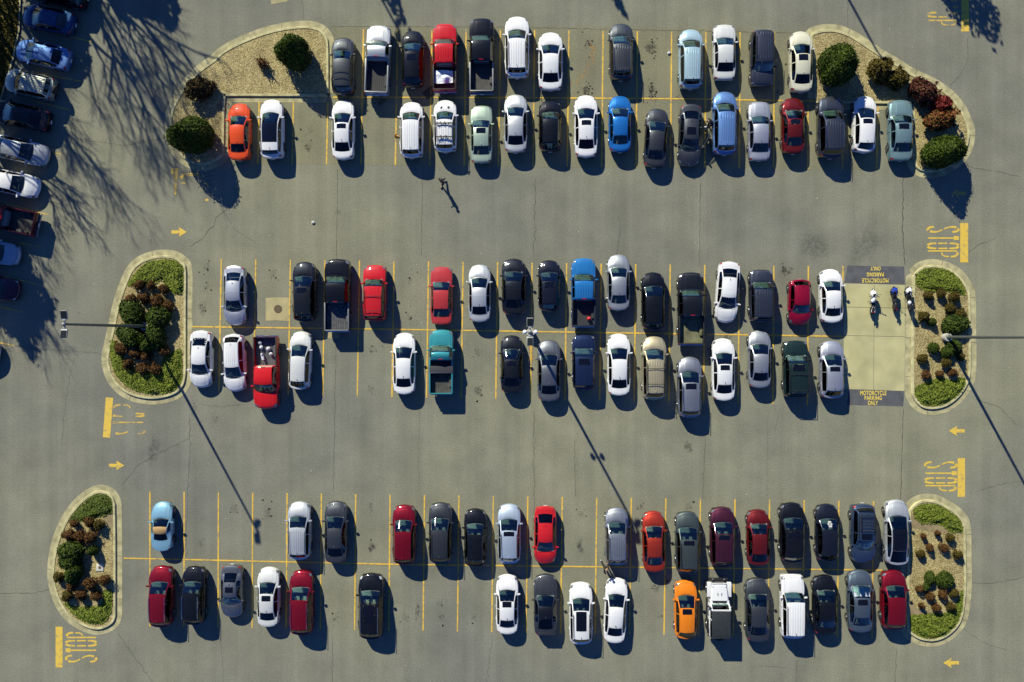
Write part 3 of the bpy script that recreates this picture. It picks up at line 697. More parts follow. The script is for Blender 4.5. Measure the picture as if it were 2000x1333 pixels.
    # end caps: strips from side to side
    for j in range(J-1):
        f = (j, K-1-j, K-2-j, j+1); g = 'grille' if j in (3, 4) else 'front_bumper'
        if j < J-2 or True: parts.setdefault(g, []).append(f[::-1] if j < J-2 else (j+1, K-1-j, j))
        q = (n-1)*K
        g = 'rear_bumper' if not truck else ('rear_window' if 7 <= j <= 8 else 'body')
        parts.setdefault(g, []).append((q+j, q+K-1-j, q+K-2-j, q+j+1) if j < J-2 else (q+j, q+K-1-j, q+j+1))
    return V, parts
SHARED = {}
def wheel_meshes(r):
    k = round(r, 2)
    if k in SHARED: return SHARED[k]
    t = MB(); t.lathe([(r*.62, -.10), (r*.93, -.105), (r, -.07), (r, .07), (r*.93, .105), (r*.62, .10)], n=20, axis='x')
    rm = MB(); rm.lathe([(r*.64, .085), (r*.62, .108), (r*.55, .098), (r*.52, .06)], n=20, axis='x')
    for i in range(5):
        a = 2*math.pi*i/5; rm.box((.085, math.sin(a)*r*.33, math.cos(a)*r*.33), (.03, r*.17, r*.52), (-a, 0, 0))
    rm.lathe([(r*.16, .06), (r*.15, .105), (.01, .108)], n=10, axis='x')
    SHARED[k] = (t.mesh('wheel', M_TYRE, True, 50), rm.mesh('rim', M_RIM, True, 30)); return SHARED[k]
def small_meshes():
    if 'mirror' in SHARED: return
    b = MB(); b.box((0, 0, 0), (.24, .12, .16), bev=.045); SHARED['mirror_v'] = b
    b = MB(); b.box((0, 0, .28), (.46, .46, .14), bev=.05); b.box((0, -.24, .60), (.44, .13, .62), (R(-12), 0, 0), bev=.05); b.box((0, -.31, .97), (.24, .09, .16), bev=.04); SHARED['seat_v'] = b
    b = MB(); b.box((0, 0, .28), (1.24, .46, .14), bev=.05); b.box((0, -.24, .58), (1.24, .13, .56), (R(-14), 0, 0), bev=.05); SHARED['bench_v'] = b
    SHARED['mirror'] = 1
def seat_mesh(kind, m):
    k = (kind, m.name)
    if k not in SHARED: SHARED[k] = SHARED[kind+'_v'].mesh('seat' if kind == 'seat' else 'rear_seat', m, True, 40)
    return SHARED[k]
def mirror_mesh(m):
    k = ('mir', m.name)
    if k not in SHARED: SHARED[k] = SHARED['mirror_v'].mesh('wing_mirror', m, True, 40)
    return SHARED[k]
small_meshes()

ROWS = 'cars parked in the bays of the lot'
def vehicle(ty, loc, rz, L, Wd, col, label, o=None, group=ROWS):
    o = o or {}; p = dict(P[ty]); p.update({k: v for k, v in o.items() if k in p})
    p['L'], p['Wd'] = L, Wd
    truck = ty == 'pickup'
    p['rw'] = .39 if truck else (.36 if p['zr'] > 1.6 else .325)
    if truck:
        p['bed'] = 1; c = o.get('cab', .60); p['rr'], p['dk'] = c-.012, c; p['sg'] = (.265, c-.02); p['B'] = o.get('B', .43 if c > .5 else c-.03)
    root = empty(p['kind'], (loc[0], loc[1], 0), rz); tag(root, label, p['cat'], group)
    V, parts = car_mesh(p, o)
    pm = paint(col); roofm = paint(o['roofcol']) if 'roofcol' in o else pm
    tint = M_GLASSB if o.get('privacy') else M_GLASSD
    mm = {'body': pm, 'hood': pm, 'roof': roofm, 'trunk_lid': pm, 'windshield': M_GLASSF, 'rear_window': o.get('rearglass', tint), 'sunroof': M_ROOFGL, 'front_bumper': pm, 'rear_bumper': pm if not o.get('darkbump') else M_TRIM, 'grille': M_TRIM}
    if o.get('softtop'): mm['roof'] = M_TAN
    for k, fs in parts.items():
        nm = k
        if k.startswith('side_window'): nm, m = 'side_window', (M_GLASSD if k.endswith('F') else tint)
        elif k.startswith('headlight'): nm, m = 'headlight', (M_HEADB if o.get('brightlamps') else M_HEAD)
        elif k.startswith('taillight'): nm, m = 'taillight', M_TAIL
        elif k.startswith('door'): nm, m = 'door', pm
        else: m = mm[k]
        idx = np.unique(np.array([q for f in fs for q in f])); mp = {a: b for b, a in enumerate(idx)}
        VV = V
        if nm not in ('body', 'grille'):
            cnt, vf = {}, {}
            for f in fs:
                cf = V[list(f)].mean(0)
                for q, w in zip(f, f[1:]+f[:1]):
                    e = (min(q, w), max(q, w)); cnt[e] = cnt.get(e, 0)+1; vf.setdefault(q, []).append(cf)
            VV = V.copy()
            for q in {q for e, c_ in cnt.items() if c_ == 1 for q in e}:
                dv = np.mean(vf[q], 0)-V[q]; ln = np.linalg.norm(dv)
                if ln > 1e-6: VV[q] = V[q]+dv/ln*min(.013, ln*.45)
        ob = p.setdefault('obs', {})[k] = link_mesh(nm, VV[idx].tolist(), [tuple(mp[q] for q in f) for f in fs], m, root, True, 38)
        if nm == 'door' and not o.get('plain'):
            sx = 1 if k[4] == 'R' else -1; front = k[5] == 'F'
            yy = L/2-(p['B']-.025 if front else min(p['sg'][1], p['ax'][1])-.05)*L
            h = MB(); h.box((sx*(Wd/2+.012), yy, p['belt']-.13), (.035, .17, .035), bev=.012); h.build('handle', pm if not o.get('chrome') else M_CHROME, ob, True)
    # chassis, wheels
    b = MB(); b.box((0, 0, .33), (Wd*.70, L*.93, .22)); b.box((0, (p['ax'][1]-p['ax'][0])*0, .30), (Wd*.90, L*(p['ax'][1]-p['ax'][0])-2*p['rw']-.2, .20)); b.build('underbody', M_UNDER, root)
    wm = wheel_meshes(p['rw'])
    for a in p['ax']:
        for sx in (1, -1):
            w = share('wheel', wm[0], root, (sx*(Wd/2-.115), L/2-a*L, p['rw']), (0, 0, 0 if sx > 0 else math.pi)); share('rim', wm[1], w)
    # cabin
    sm = {'d': M_SEATD, 'g': M_SEATG, 't': M_SEATT}[o.get('seats', 'd')]
    yf = L/2-(p['rf']+.025)*L-.06
    zf = min(p['belt']-.75, p['zr']-.20-1.27)
    for sx in (1, -1): share('seat', seat_mesh('seat', sm), root, (sx*.37, yf, zf+.22))
    if (not truck or o.get('cab', .6) > .52) and p['kind'] != 'convertible': share('rear_seat', seat_mesh('bench', sm), root, (0, min(yf-.85, L/2-(min(p['rr'], .70)-.03)*L), zf+.22))
    d = MB(); d.box((0, L/2-(p['cowl']+.055)*L, p['belt']-.09), (Wd*.76, .46, .16), bev=.05)
    d.build('dashboard', M_DASH if o.get('seats', 'd') == 'd' else M_SEATG, root, True)
    d = MB(); ya_, yb_ = L/2-(p['cowl']+.09)*L, yf-.12  # raised floor slab with console, added to brighten the look through the windshield
    d.box((0, .5*(ya_+yb_), zf+.10), (Wd*.74, abs(ya_-yb_)+.3, .08), bev=.02); d.box((0, .5*(ya_+yb_), zf+.24), (.24, abs(ya_-yb_)+.6, .26), bev=.05)
    d.build('console_fill_floor', M_DASH if o.get('seats', 'd') != 't' else M_SEATT, root, True)
    if not truck:
        d = MB(); d.box((0, L/2-(.5*(p['rr']+.02+p['dk']))*L, p['belt']-.16), (Wd*.74, .5 if p['dk'] < .93 else .3, .05)); d.build('parcel_shelf', M_TRIM if o.get('seats', 'd') == 'd' else sm, root)
    sw = MB(); q = Vector((-.37, L/2-(p['cowl']+.10)*L, p['belt']-.08))
    sw.tube([q+Vector((.18*math.cos(a), .07*math.sin(a), .165*math.sin(a))) for a in np.linspace(0, 2*math.pi, 13)], .018, 5, False); sw.build('steering_wheel', M_TRIM, root, True)
    # mirrors, wipers, plate, fin
    mmx = mirror_mesh(pm if not o.get('darkmir') else M_TRIM)
    for sx in (1, -1): share('wing_mirror', mmx, root, (sx*(Wd/2+.045), L/2-(p['cowl']+.085)*L, p['belt']+.0), (0, 0, sx*R(12)))
    wp = MB(); zc = p['h1']+.03; yc = L/2-(p['cowl']+.012)*L
    for x0, x1 in ((-.55, .02), (.08, .60)):
        wp.tube([(x0, yc-.03-.13*(x0/Wd*2)**2*.8+.02, zc+.03), (x1, yc-.05, zc+.045)], .011, 4)
    wp.build('wiper', M_TRIM, root)
    b = MB(); b.box((0, -L/2-.006+(.0 if not truck else -.09), .62 if not truck else .72), (.31, .016, .155)); b.build('number_plate', M_PLATE, root)
    if not truck and not o.get('nofin'):
        b = MB(); y = L/2-(p['rr']-.035)*L; z = p['zr']-.03
        b.add([(-.018, y-.06, z), (.018, y-.06, z), (.012, y+.07, z), (-.012, y+.07, z), (-.005, y-.07, z+.07), (.005, y-.07, z+.07)], [(0, 3, 2, 1), (0, 1, 5, 4), (1, 2, 5), (2, 3, 4, 5), (3, 0, 4)])
        b.build('antenna', M_TRIM if col in ('white', 'pearl', 'silver', 'lightsilver', 'lilac') else pm, root)
    ytop = L/2-(p['rf']+.04)*L; yend = L/2-(p['rr']-.01)*L; rx = Wd/2*p['wr']
    if o.get('rails'):
        rl = M_CHROME if o['rails'] == 'c' else M_TRIM
        for sx in (1, -1):
            b = MB(); x = sx*rx*.97; z = p['zr']-.03
            b.tube([(x, ytop-.12, z), (x, ytop-.22, z+.05), (x, yend+.22, z+.05), (x, yend+.12, z)], .024, 6); b.build('roof_rail', rl, root, True)
    if o.get('bars'):
        for q in (.36, .68) if not isinstance(o['bars'], tuple) else o['bars']:
            y = ytop+(yend-ytop)*q; b = MB()
            b.tube([(-rx*.98, y, p['zr']-.02), (-rx*.95, y, p['zr']+.07), (rx*.95, y, p['zr']+.07), (rx*.98, y, p['zr']-.02)], .024, 6); b.build('cross_bar', M_TRIM, root, True)
    if o.get('spoiler'):
        b = MB(); b.box((0, L/2-(p['dk']-.005 if p['dk'] > .93 else .945)*L-(-.12 if p['dk'] > .93 else 0), (p['zr']-.10 if p['dk'] > .93 else p['zd']+.01)), (rx*1.75 if p['dk'] > .93 else Wd*.66, .2, .035), (R(8), 0, 0), bev=.015); b.build('spoiler', pm, root, True)
    if o.get('emblem'):
        b = MB(); b.lathe([(.05, 0), (.04, .03), (.01, .035)], (0, L/2-.14, p['h0']+.035), 10); b.build('hood_badge', M_CHROME, root)
    if truck: truck_bed(root, p, o, pm, L, Wd)
    if o.get('spare'):
        w = share('spare_wheel', wm[0], root, (0, -L/2-.1, .95), (0, 0, R(90)))
    return root, p
def truck_bed(root, p, o, pm, L, Wd):
    c = p['dk']; ys, ye = L/2-(c+.006)*L, -L/2+.10; zt = 1.26; zf = .76; n = ys-ye; w = Wd/2; ra = p['rw']+.08; yw = L/2-p['ax'][1]*L
    b = MB()
    for sx in (1, -1):                                   # side walls with the wheel arch cut out of the outer skin
        ysn = [ye+n*i/24 for i in range(25)]; lo = []
        for y in ysn:
            d = abs(y-yw); lo.append(max(.45, p['rw']+math.sqrt(max(ra*ra-d*d, 0))) if d < ra else .45)
        vs, fs = [], []
        for y, z in zip(ysn, lo): vs += [(sx*(w-.02), y, z), (sx*w, y, (z+zt)/2), (sx*(w-.035), y, zt), (sx*(w-.12), y, zt), (sx*(w-.13), y, zf)]
        for i in range(24):
            for k in range(4):
                a = i*5+k; f = (a, a+1, a+6, a+5); fs.append(f if sx < 0 else f[::-1])
        for e in (0, 24):
            a = e*5; fs.append((a, a+1, a+2, a+3, a+4))
        b.add(vs, fs)
    b.box((0, ys-.03, (zf+zt)/2-.02), (Wd-.26, .06, zt-zf-.06))
    bed = b.build('bed', pm, root, True, 35)
    r = MB()
    for sx in (1, -1): r.box((sx*(w-.08), (ys+ye)/2, zt+.012), (.10, n-.02, .03), bev=.012)
    r.build('bed_rail', {'s': M_STEEL, 'd': M_TRIM, 'p': pm}[o.get('railm', 'd')], bed, True)
    f = MB(); f.box((0, (ys+ye)/2, zf-.02), (Wd-.25, n, .04))
    for i in range(11): f.box((-.72+i*.144, (ys+ye)/2, zf+.010), (.06, n-.1, .022))
    for sx in (1, -1): f.box((sx*(w-.24), yw, zf+.09), (.22, .9, .18), bev=.05)
    f.build('bed_floor', {'d': mat('bedliner', (.03, .03, .032), .7), 'g': mat('bed_grey', (.065, .062, .055), .7, noise=.3, nscale=3), 'm': mat('bed_metal', (.11, .11, .115), .5, .3, noise=.25, nscale=4), 'w': mat('bed_tinted', (.15, .15, .08), .6, noise=.5, nscale=1.5)}[o.get('floor', 'd')], bed)
    g = MB(); g.box((0, ye-.035, .93), (Wd-.14, .07, .66), bev=.02); tg = g.build('tailgate', pm, root, True)
    h = MB(); h.box((0, ye-.075, 1.10), (.22, .02, .07)); h.build('handle', M_TRIM, tg)
    r = MB(); r.box((0, ye-.035, zt+.012), (Wd-.16, .08, .03), bev=.012); r.build('tailgate_cap', {'s': M_STEEL, 'd': M_TRIM, 'p': pm}[o.get('railm', 'd')], tg, True)
    for sx in (1, -1):
        t = MB(); t.box((sx*(w-.06), ye-.03, .98), (.10, .10, .34), bev=.02); t.build('taillight', M_TAIL, root, True)
    t = MB(); t.box((0, ye-.10, .56), (Wd-.10, .16, .17), bev=.04); t.build('rear_bumper', M_CHROME if o.get('railm') != 'p' else M_STEEL, root, True)
    if o.get('brakelight', 1):
        t = MB(); t.box((0, ys+.055, p['zr']-.11), (.34, .05, .035)); t.build('brake_light', M_TAIL, root)

GC = {}
def car(cid, ty, x0, x1, y0, y1, nose, tilt, col, label, **o):
    cx, cy = (x0+x1)/2, (y0+y1)/2
    cx += (cx-NADIR[0])*.003
    sc = F_PX/(CAM_H-.7)
    L = (y1-y0)/sc/math.cos(R(tilt)); dW = P[ty]['W']
    wd_ = (x1-x0-abs(cx-NADIR[0])*.008)/sc-L*abs(math.sin(R(tilt)))*.8
    Wd = min(max(wd_, dW-.07), dW+.08)
    loc = W(cx, cy, .7)
    root, p = vehicle(ty, loc, R(0 if nose == 'U' else 180)-R(tilt), L, Wd, col, label, o)
    GC[cid] = (root, p); return root

# ------------------------------------------------------------------ the parked cars: kind, left/right/top/bottom in the photograph, heading
car('A1','suv',649,695,74,187,'U',0,'dgrey','dark grey SUV with black roof cross bars beside the upper left island',bars=(.45,.68),zr=1.62,privacy=1,darkbump=1)
car('A2','pickup',714,766,52,185.5,'U',2.5,'lightsilver','silver pickup with an empty black bed, second car in the top row',cab=.50,railm='s',floor='d')
car('A3','wagon',786,828,59.6,172,'U',0,'black','black car with closed sunroof between the silver and the red pickup',sunroof=(.14,.38))
car('A4','pickup',848.4,891.6,49,180,'U',0,'firered','red pickup carrying a white sheet in its bed',cab=.62,ribs=1,W=1.85,railm='d')
car('A5','pickup',917,966,38,183,'U',0,'black','long black crew cab pickup with an empty grey bed, top row',cab=.60,floor='g',railm='s')
car('A6','suv',986,1034,33,154,'U',0,'white','tall white SUV with ribbed roof, parked farthest forward in the top row',ribs=1,rails='d',privacy=1,zr=1.78)
car('A7','sedan',1051,1099,62.7,178,'U',0,'white','white sedan without sunroof left of an oil stained empty bay, top row',privacy=1)
car('A8','suv',1188.5,1236,47,158,'U',0,'charcoal','dark grey SUV with ribbed roof standing alone between two oil stained empty bays',ribs=1,rails='c',privacy=1)
car('A9','minivan',1324,1371,58,175,'U',0,'lightblue','pale blue minivan with ribbed roof in the top row',ribs=1,privacy=1,wr=.66,darkroofend=1)
car('A10','oldsedan',1393,1434,48,156.5,'U',0,'pearl','white square cut sedan between the pale blue minivan and a dark SUV parked nose down',privacy=1)
car('A11','boxsuv',1464,1509,61.5,170,'D',0,'slate','dark slate boxy SUV parked nose down with roof ribs, in the top row',ribs=1,rails='d',seats='d')
car('A12','sedan',1540,1585,61,181,'U',0,'ivory','cream sedan with dark sunroof beside the upper right planting island',sunroof=(.05,.36),W=1.85)
car('B1','sedan',446,493,201,315,'U',0,'orangered','bright orange red sedan at the left end of the second row',seats='g')
car('B2','suv',509,558,194.5,312,'U',0,'white','white hatchback with a black glass roof next to the orange red sedan',sunroof=(0,.72),sunw=.93,privacy=1,zr=1.58,roofcol='white')
car('B3','sedan',648,695,195,313,'U',0,'white','white sedan with sunroof standing alone between two empty bays in the second row',sunroof=(.08,.32),privacy=1)
car('B4','minivan',782,828,199.5,310,'U',0,'white','white ribbed roof SUV between an empty bay and the white SUV with black rack',ribs=1,privacy=1,zr=1.68)
car('B5','suv',848,893,196,299,'U',0,'white','white SUV with a black rack on its roof and two hood vents',ribs=1,rails='d',bars=(.12,.72),rack=1,vents=1)
car('B6','oldsedan',920,961,206,319,'U',0,'sage','pale green sedan with dark sunroof',sunroof=(.04,.34),seats='t',rearglass=M_GLASSF)
car('B7','sedan',984.5,1030,184,299.6,'U',0,'lightsilver','silver white sedan without a sunroof between the pale green sedan and a black car',privacy=1)
car('B8','wagon',1052,1097,196,297,'U',0,'black','black hatchback right of a silver white sedan in the second row',privacy=1,zr=1.6)
car('B9','sedan',1121,1167,185.6,308,'U',0,'white','white sedan with sunroof left of the bright blue sedan',sunroof=(.10,.34),privacy=1)
car('B10','sedan',1188,1232,187,298,'U',0,'blue','bright blue sedan in the second row',seats='g',rearglass=M_GLASSF)
car('B11','sedan',1258,1303,211.6,328,'U',4,'dgrey','dark grey sedan parked askew right of the bright blue sedan',rearglass=M_GLASSF)
car('B12','sedan',1324,1369,205,325,'D',2,'charcoal','grey sedan parked nose down with an open door and round headlights',sunroof=(.22,.58),emblem=1,noreardoor=1)
car('B13','minivan',1390,1437,179.6,303.5,'U',0,'periwinkle','periwinkle blue minivan beside the sedan with the open door',ribs=1,privacy=1)
car('B14','oldsedan',1459,1503.5,198.5,314.5,'U',0,'lilac','lilac silver sedan between the periwinkle minivan and a dark red sedan',rearglass=M_GLASSF,zr=1.45)
car('B15','sedan',1525,1569,191,301,'U',0,'darkred','dark red sedan with sunroof between the lilac silver sedan and a grey SUV',sunroof=(.06,.32),seats='g',rearglass=M_GLASSF)
car('B16','suv',1593,1646,189,310,'U',0,'slate','slate grey SUV with a deeply ribbed roof in front of the upper right island',ribs=1,rails='c',privacy=1,zr=1.84,W=1.95)
car('B17','hatch',1662,1710,188,299,'U',1.5,'white','white hatchback with sunroof whose hood is half in the shade of a bush',sunroof=(.05,.24),privacy=1)
car('B18','oldsedan',1731,1782,195.5,314,'U',0,'tealgrey','grey teal sedan with sunroof at the right end of the second row',sunroof=(.05,.34),seats='g',rearglass=M_GLASSF,zr=1.44)
car('C1','sedan',437,485,518.5,637,'D',0,'lilac','silver sedan parked nose down beside the upper end of the left lamp island',seats='g',rearglass=M_GLASSF)
car('C2','suv',573,620,511,630,'U',0,'softblack','black SUV with sunroof right of the manhole slab',sunroof=(.07,.24),privacy=1,zr=1.6)
car('C3','pickup',635,688,506,647.7,'U',0,'black','black pickup with grey bed rails and loose tools in its ridged bed',cab=.60,floor='m',railm='s')
car('C4','boxsuv',711,756,517.7,628,'U',0,'firered','bright red boxy SUV with two black roof bars',bars=(.30,.84),rails='p',privacy=1,h0=.88)
car('C5','oldsedan',843,883,521,635,'U',0,'faded','faded red sedan standing between two empty bays in the third row',seats='g',rearglass=M_GLASSF)
car('C6','sedan',915,959,516.5,630,'U',0,'lightsilver','pale silver sedan right of the empty bay by the faded red sedan',privacy=1)
car('C7','sedan',980,1027,505,616,'U',0,'softblack','black sedan above the middle lamp post, without a sunroof',privacy=0)
car('C8','hatch',1051,1094,508,609,'U',0,'ink','black hatchback with sunroof and red tail lights, left of the bright blue pickup',sunroof=(.05,.30),privacy=1)
car('C9','pickup',1116,1162,505,638,'U',0,'truckblue','bright blue pickup with a red can in its black bed',cab=.605,ribs=1,W=1.88,railm='d')
car('C10','sedan',1185.5,1229,497,607.5,'U',0,'silver','silver sedan right of the bright blue pickup',rearglass=M_GLASSF,seats='g')
car('C11','suv',1252,1297,532,645,'U',0,'black','black car between the silver sedan and a black pickup in the third row',zr=1.58,privacy=1)
car('C12','pickup',1321,1374,532.7,673,'U',0,'softblack','black pickup with a patchy olive bed floor, longest car of the third row',cab=.60,floor='w',railm='d')
car('C13','sedan',1397,1442,511.6,631,'D',4,'white','white sedan parked nose down at a slant right of the black pickup',seats='t',rearglass=M_GLASSD)
car('C14','boxsuv',1461,1508,527,628.5,'U',0,'slate','dark slate boxy SUV with ribbed roof left of the small crimson hatchback',ribs=1,privacy=1,zr=1.72)
car('C15','hatch',1539,1581,546,636,'D',0,'cherry','small crimson hatchback parked nose down, shortest car of the third row',privacy=1,cowl=.25,rf=.43)
car('C16','sedan',1598.5,1644,526,631,'U',-.5,'white','white sedan beside the motorcycle bay, upper row',seats='t',privacy=0)
car('D1','sedan',371,419,645,758.6,'D',1,'white','white sedan parked nose down with stickers on its rear window, beside the left lamp island',seats='d',stickers=1)
car('D2','hatch',435,485,652,766,'D',-2,'white','white hatchback parked nose down left of the red pickup with bags',ribs=1,privacy=1,zr=1.6)
car('D3','pickup',497,549,657,799.5,'D',0,'red','red pickup parked nose down with white bags in its open bed',cab=.585,floor='m',railm='d',seats='t')
car('D4','hatch',565,611,647,762,'U',2,'pearl','white hatchback parked nose up right of the red pickup with bags',zr=1.58,privacy=0,seats='d')
car('D5','sedan',767.5,813.5,650,771,'U',0,'white','white sedan left of the teal pickup',rearglass=M_GLASSB,W=1.86)
car('D6','pickup',839,887,644,770,'U',0,'teal','teal pickup with a black tool box behind its short cab',cab=.46,floor='g',railm='p',seats='t',W=1.92)
car('D7','sedan',978,1021,655,769,'U',0,'softblack','black sedan with sunroof left of the grey sedan in the lamp post shadow',sunroof=(.10,.36))
car('D8','sedan',1049.5,1094.5,664,784.6,'U',0,'grey',"grey sedan with the lamp post's shadow across its windshield",W=1.86)
car('D9','boxsuv',1117,1162,654,761,'U',0,'navy','navy blue SUV with sunroof and ribbed roof',sunroof=(.10,.30),ribs=1,zr=1.66)
car('D10','sedan',1185,1231,652,773,'U',0,'white','white sedan left of the gold minivan',privacy=1,W=1.86)
car('D11','minivan',1252,1301,657,781.7,'U',0,'gold','gold minivan with two black roof bars',bars=(.22,.72),ribs=1,rails='p',privacy=1)
car('D12','suv',1321,1369,697,816,'U',0,'steel','grey SUV with sunroof parked lowest in the fourth row',sunroof=(.05,.24),rails='c',privacy=1,zr=1.66)
car('D13','sedan',1388,1435,661.5,783,'U',0,'white','white sedan with sunroof between the grey SUV and a silver sedan',sunroof=(.06,.30),privacy=1,W=1.86)
car('D14','sedan',1458,1505,645.6,758,'U',0,'silver','silver sedan left of the dark green SUV',privacy=1)
car('D15','boxsuv',1526,1577,665.8,776,'U',0,'green','dark green boxy SUV with sunroof and a roof rack frame',sunroof=(.06,.28),rails='d',bars=(.34,.92),ribs=1,privacy=1,seats='t')
car('D16','hatch',1597,1647,666,778.5,'U',0,'lilac','lilac silver hatchback with sunroof beside the lower end of the motorcycle bay',sunroof=(.06,.24),privacy=1,zr=1.62)
car('E1','convert',297,341,980,1077,'U',0,'skyblue','pale blue convertible with a tan cloth top',softtop=1,nofin=1)
car('E2','suv',563,611,979,1093,'U',0,'lightsilver','silver white SUV with ribbed roof left of a dark grey sedan in the fifth row',ribs=1,rails='p',zr=1.62,privacy=1)
car('E3','sedan',634,681,979,1100.5,'U',0,'charcoal','dark grey sedan right of the silver white SUV',privacy=1,W=1.87)
car('E4','suv',767,814,985.5,1102,'U',0,'crimson','crimson SUV between an empty bay and a grey SUV in the fifth row',ribs=1,privacy=1)
car('E5','suv',838,884,981,1100.5,'U',0,'dgrey','dark grey SUV with dark roof rails right of the crimson SUV',rails='d',privacy=1)
car('E6','wagon',907.5,950,993.7,1107,'U',0,'black','black car between the dark grey SUV and the pale blue silver SUV',zr=1.52,privacy=0,seats='g')
car('E7','suv',972.5,1017,984,1100,'U',0,'iceblue','pale blue silver SUV with sunroof',sunroof=(.05,.20),rails='p',privacy=1,zr=1.62)
car('E8','sedan',1043,1087,988,1103.7,'D',0,'firered','bright red sedan parked nose down',privacy=1)
car('E9','suv',1181,1226,991,1103,'U',0,'steel','silver grey SUV with ribbed roof and pale rails, near the person walking behind it',ribs=1,rails='c',privacy=1)
car('E10','sedan',1255,1297,999,1116.6,'U',-1,'rust',"orange red sedan in the fifth row, right of the lamp post's shadow",rearglass=M_GLASSF,seats='g')
car('E11','suv',1317,1365,998.7,1120,'U',0,'greengrey','green grey SUV with sunroof and ribbed roof',sunroof=(.05,.20),ribs=1,rails='d',privacy=1)
car('E12','suv',1384,1434,990,1106,'U',0,'plum','plum coloured SUV with sunroof',sunroof=(.05,.22),ribs=1,privacy=1)
car('E13','sedan',1456,1502,996,1103.7,'U',0,'darkred','dark red car without sunroof right of the plum SUV',rr=.78,dk=.93,seats='g')
car('E14','suv',1519,1570,981.6,1097,'U',0,'black','black SUV with sunroof right of the dark red car in the fifth row',sunroof=(.10,.30),privacy=1,zr=1.62)
car('E15','wagon',1590,1637,985,1096,'U',0,'ink','black car with a white flower sticker on its windshield',flower=1,zr=1.55)
car('E16','suv',1657,1708,983.6,1100,'D',0,'slateblue','slate blue SUV parked nose down with sunroof and roof basket',sunroof=(.05,.24),rails='d',ribs=1,basket=1,privacy=1)
car('E17','hatch',1723,1774,977,1103,'U',0,'lightsilver','silver white car with an all black glass roof beside the lower right island',sunroof=(0,.99),sunw=.93,rr=.76,zr=1.5,privacy=1,W=1.88)
car('F1','suv',292,344,1104,1224.5,'U',0,'crimson','crimson SUV with roof rails at the left end of the bottom row',rails='c',privacy=1)
car('F2','suv',358.5,405,1105,1219.5,'U',0,'black','black SUV with pale roof rails right of the leftmost crimson SUV',rails='c',privacy=1)
car('F3','round',432,478,1102,1208,'D',0,'grey','rounded grey coupe parked nose down with sunroof',sunroof=(.36,.72),seats='d')
car('F4','sedan',503.5,549,1108,1224,'U',0,'pearl','pale white sedan with sunroof left of a crimson SUV in the bottom row',sunroof=(.10,.38),privacy=1,seats='d')
car('F5','suv',566,616,1113,1239.5,'U',0,'crimson','crimson SUV with silver roof rails right of the pale white sedan',rails='c',privacy=0,seats='g',zr=1.74)
car('F6','suv',700,752,1119,1247.5,'U',0,'black','black SUV with big white headlights and glass roof, alone between empty bays',sunroof=(.04,.62),rails='c',privacy=0,seats='t',brightlamps=1)
car('F7','sedan',969.5,1012,1123,1238,'U',0,'white','white sedan with sunroof left of the dark grey coupe',sunroof=(.02,.30),privacy=1)
car('F8','coupe',1042.5,1088,1122,1243,'U',0,'charcoal','dark grey coupe between two white cars in the bottom row',spoiler=1,roofcol='softblack',darkmir=0)
car('F9','suv',1111,1157,1137,1257,'U',0,'white','white SUV with a long black glass roof',sunroof=(.04,.70),rails='p',privacy=1,zr=1.64)
car('F10','sedan',1178,1225,1130,1255,'U',3,'white','white sedan parked askew right of the white SUV with the glass roof',privacy=1,W=1.86)
car('F11','hatch',1315,1361,1134,1247,'U',0,'orange','bright orange hatchback with sunroof',sunroof=(.05,.26),privacy=1,zr=1.58)
car('F13','sedan',1453,1502,1129.6,1253,'U',0,'charcoal','dark grey sedan right of the white off-roader with the black hard top',privacy=0,seats='g',W=1.88)
car('F14','boxsuv',1521,1569.5,1122,1245,'U',0,'white','white boxy SUV with roof rails in the bottom row',rails='p',ribs=1,privacy=1,zr=1.84,cowl=.26,rf=.38)
car('F15','sedan',1584,1634,1124,1239,'U',0,'black','black sedan right of the white boxy SUV',rearglass=M_GLASSF,seats='g')
car('F16','sedan',1651,1703,1114,1234,'U',0,'bluegrey','blue grey sedan with sunroof and a silver sunshade behind its windshield',sunroof=(.10,.36),shade=1,seats='g',rearglass=M_GLASSF)
car('F17','suv',1716,1768,1114,1228,'U',0,'crimson','crimson SUV without rails at the right end of the bottom row',privacy=0,seats='d',zr=1.62)
# cars slanting along the left kerb
LEFT = 'cars parked along the left edge under the trees'
def slant(ty, px, py, Lpx, ang, out_nose, col, label, **o):
    """ang: how far the axis falls to the right; out_nose: nose towards the lane"""
    sc = F_PX/(CAM_H-.7); L = Lpx/sc; loc = W(px, py, .7)
    rz = R(90-ang) if not out_nose else R(-90-ang)
    return vehicle(ty, loc, rz, L, P[ty]['W'], col, label, o, LEFT)
slant('suv', 118, -13, 112, 12, False, 'black', 'black car cut off by the top edge, left side', privacy=1)
slant('sedan', 95, 38.5, 110, 12, False, 'deepblue', 'deep blue sedan in the tree shade at the upper left corner', rearglass=M_GLASSF)
slant('sedan', 84, 107, 114, 13, False, 'periwinkle', 'light blue sedan second below the top left corner, dappled by branches')
slant('suv', 60, 166, 104, 13, False, 'beige', 'beige silver SUV with ribbed roof dappled by branches', ribs=1, rails='c', spare=1)
slant('sedan', 41, 226, 122, 13, False, 'black', 'black car in deep shade between the beige SUV and a silver sedan', privacy=1)
slant('sedan', 38, 294, 118, 13, True, 'silver', 'silver sedan with its nose out, crossed by branch shadows', privacy=1)
slant('sedan', 21, 357, 116, 12, True, 'white', 'white sedan with its nose out below the silver one at the left edge', privacy=1)
slant('pickup', 11, 427, 132, 12, False, 'wine', 'wine red pickup with a grey bed cover at the left edge', floor='g', cab=.56, railm='p')
slant('sedan', -19, 491, 118, 9, True, 'paleblue', 'pale blue car with its nose showing at the left edge', privacy=1)
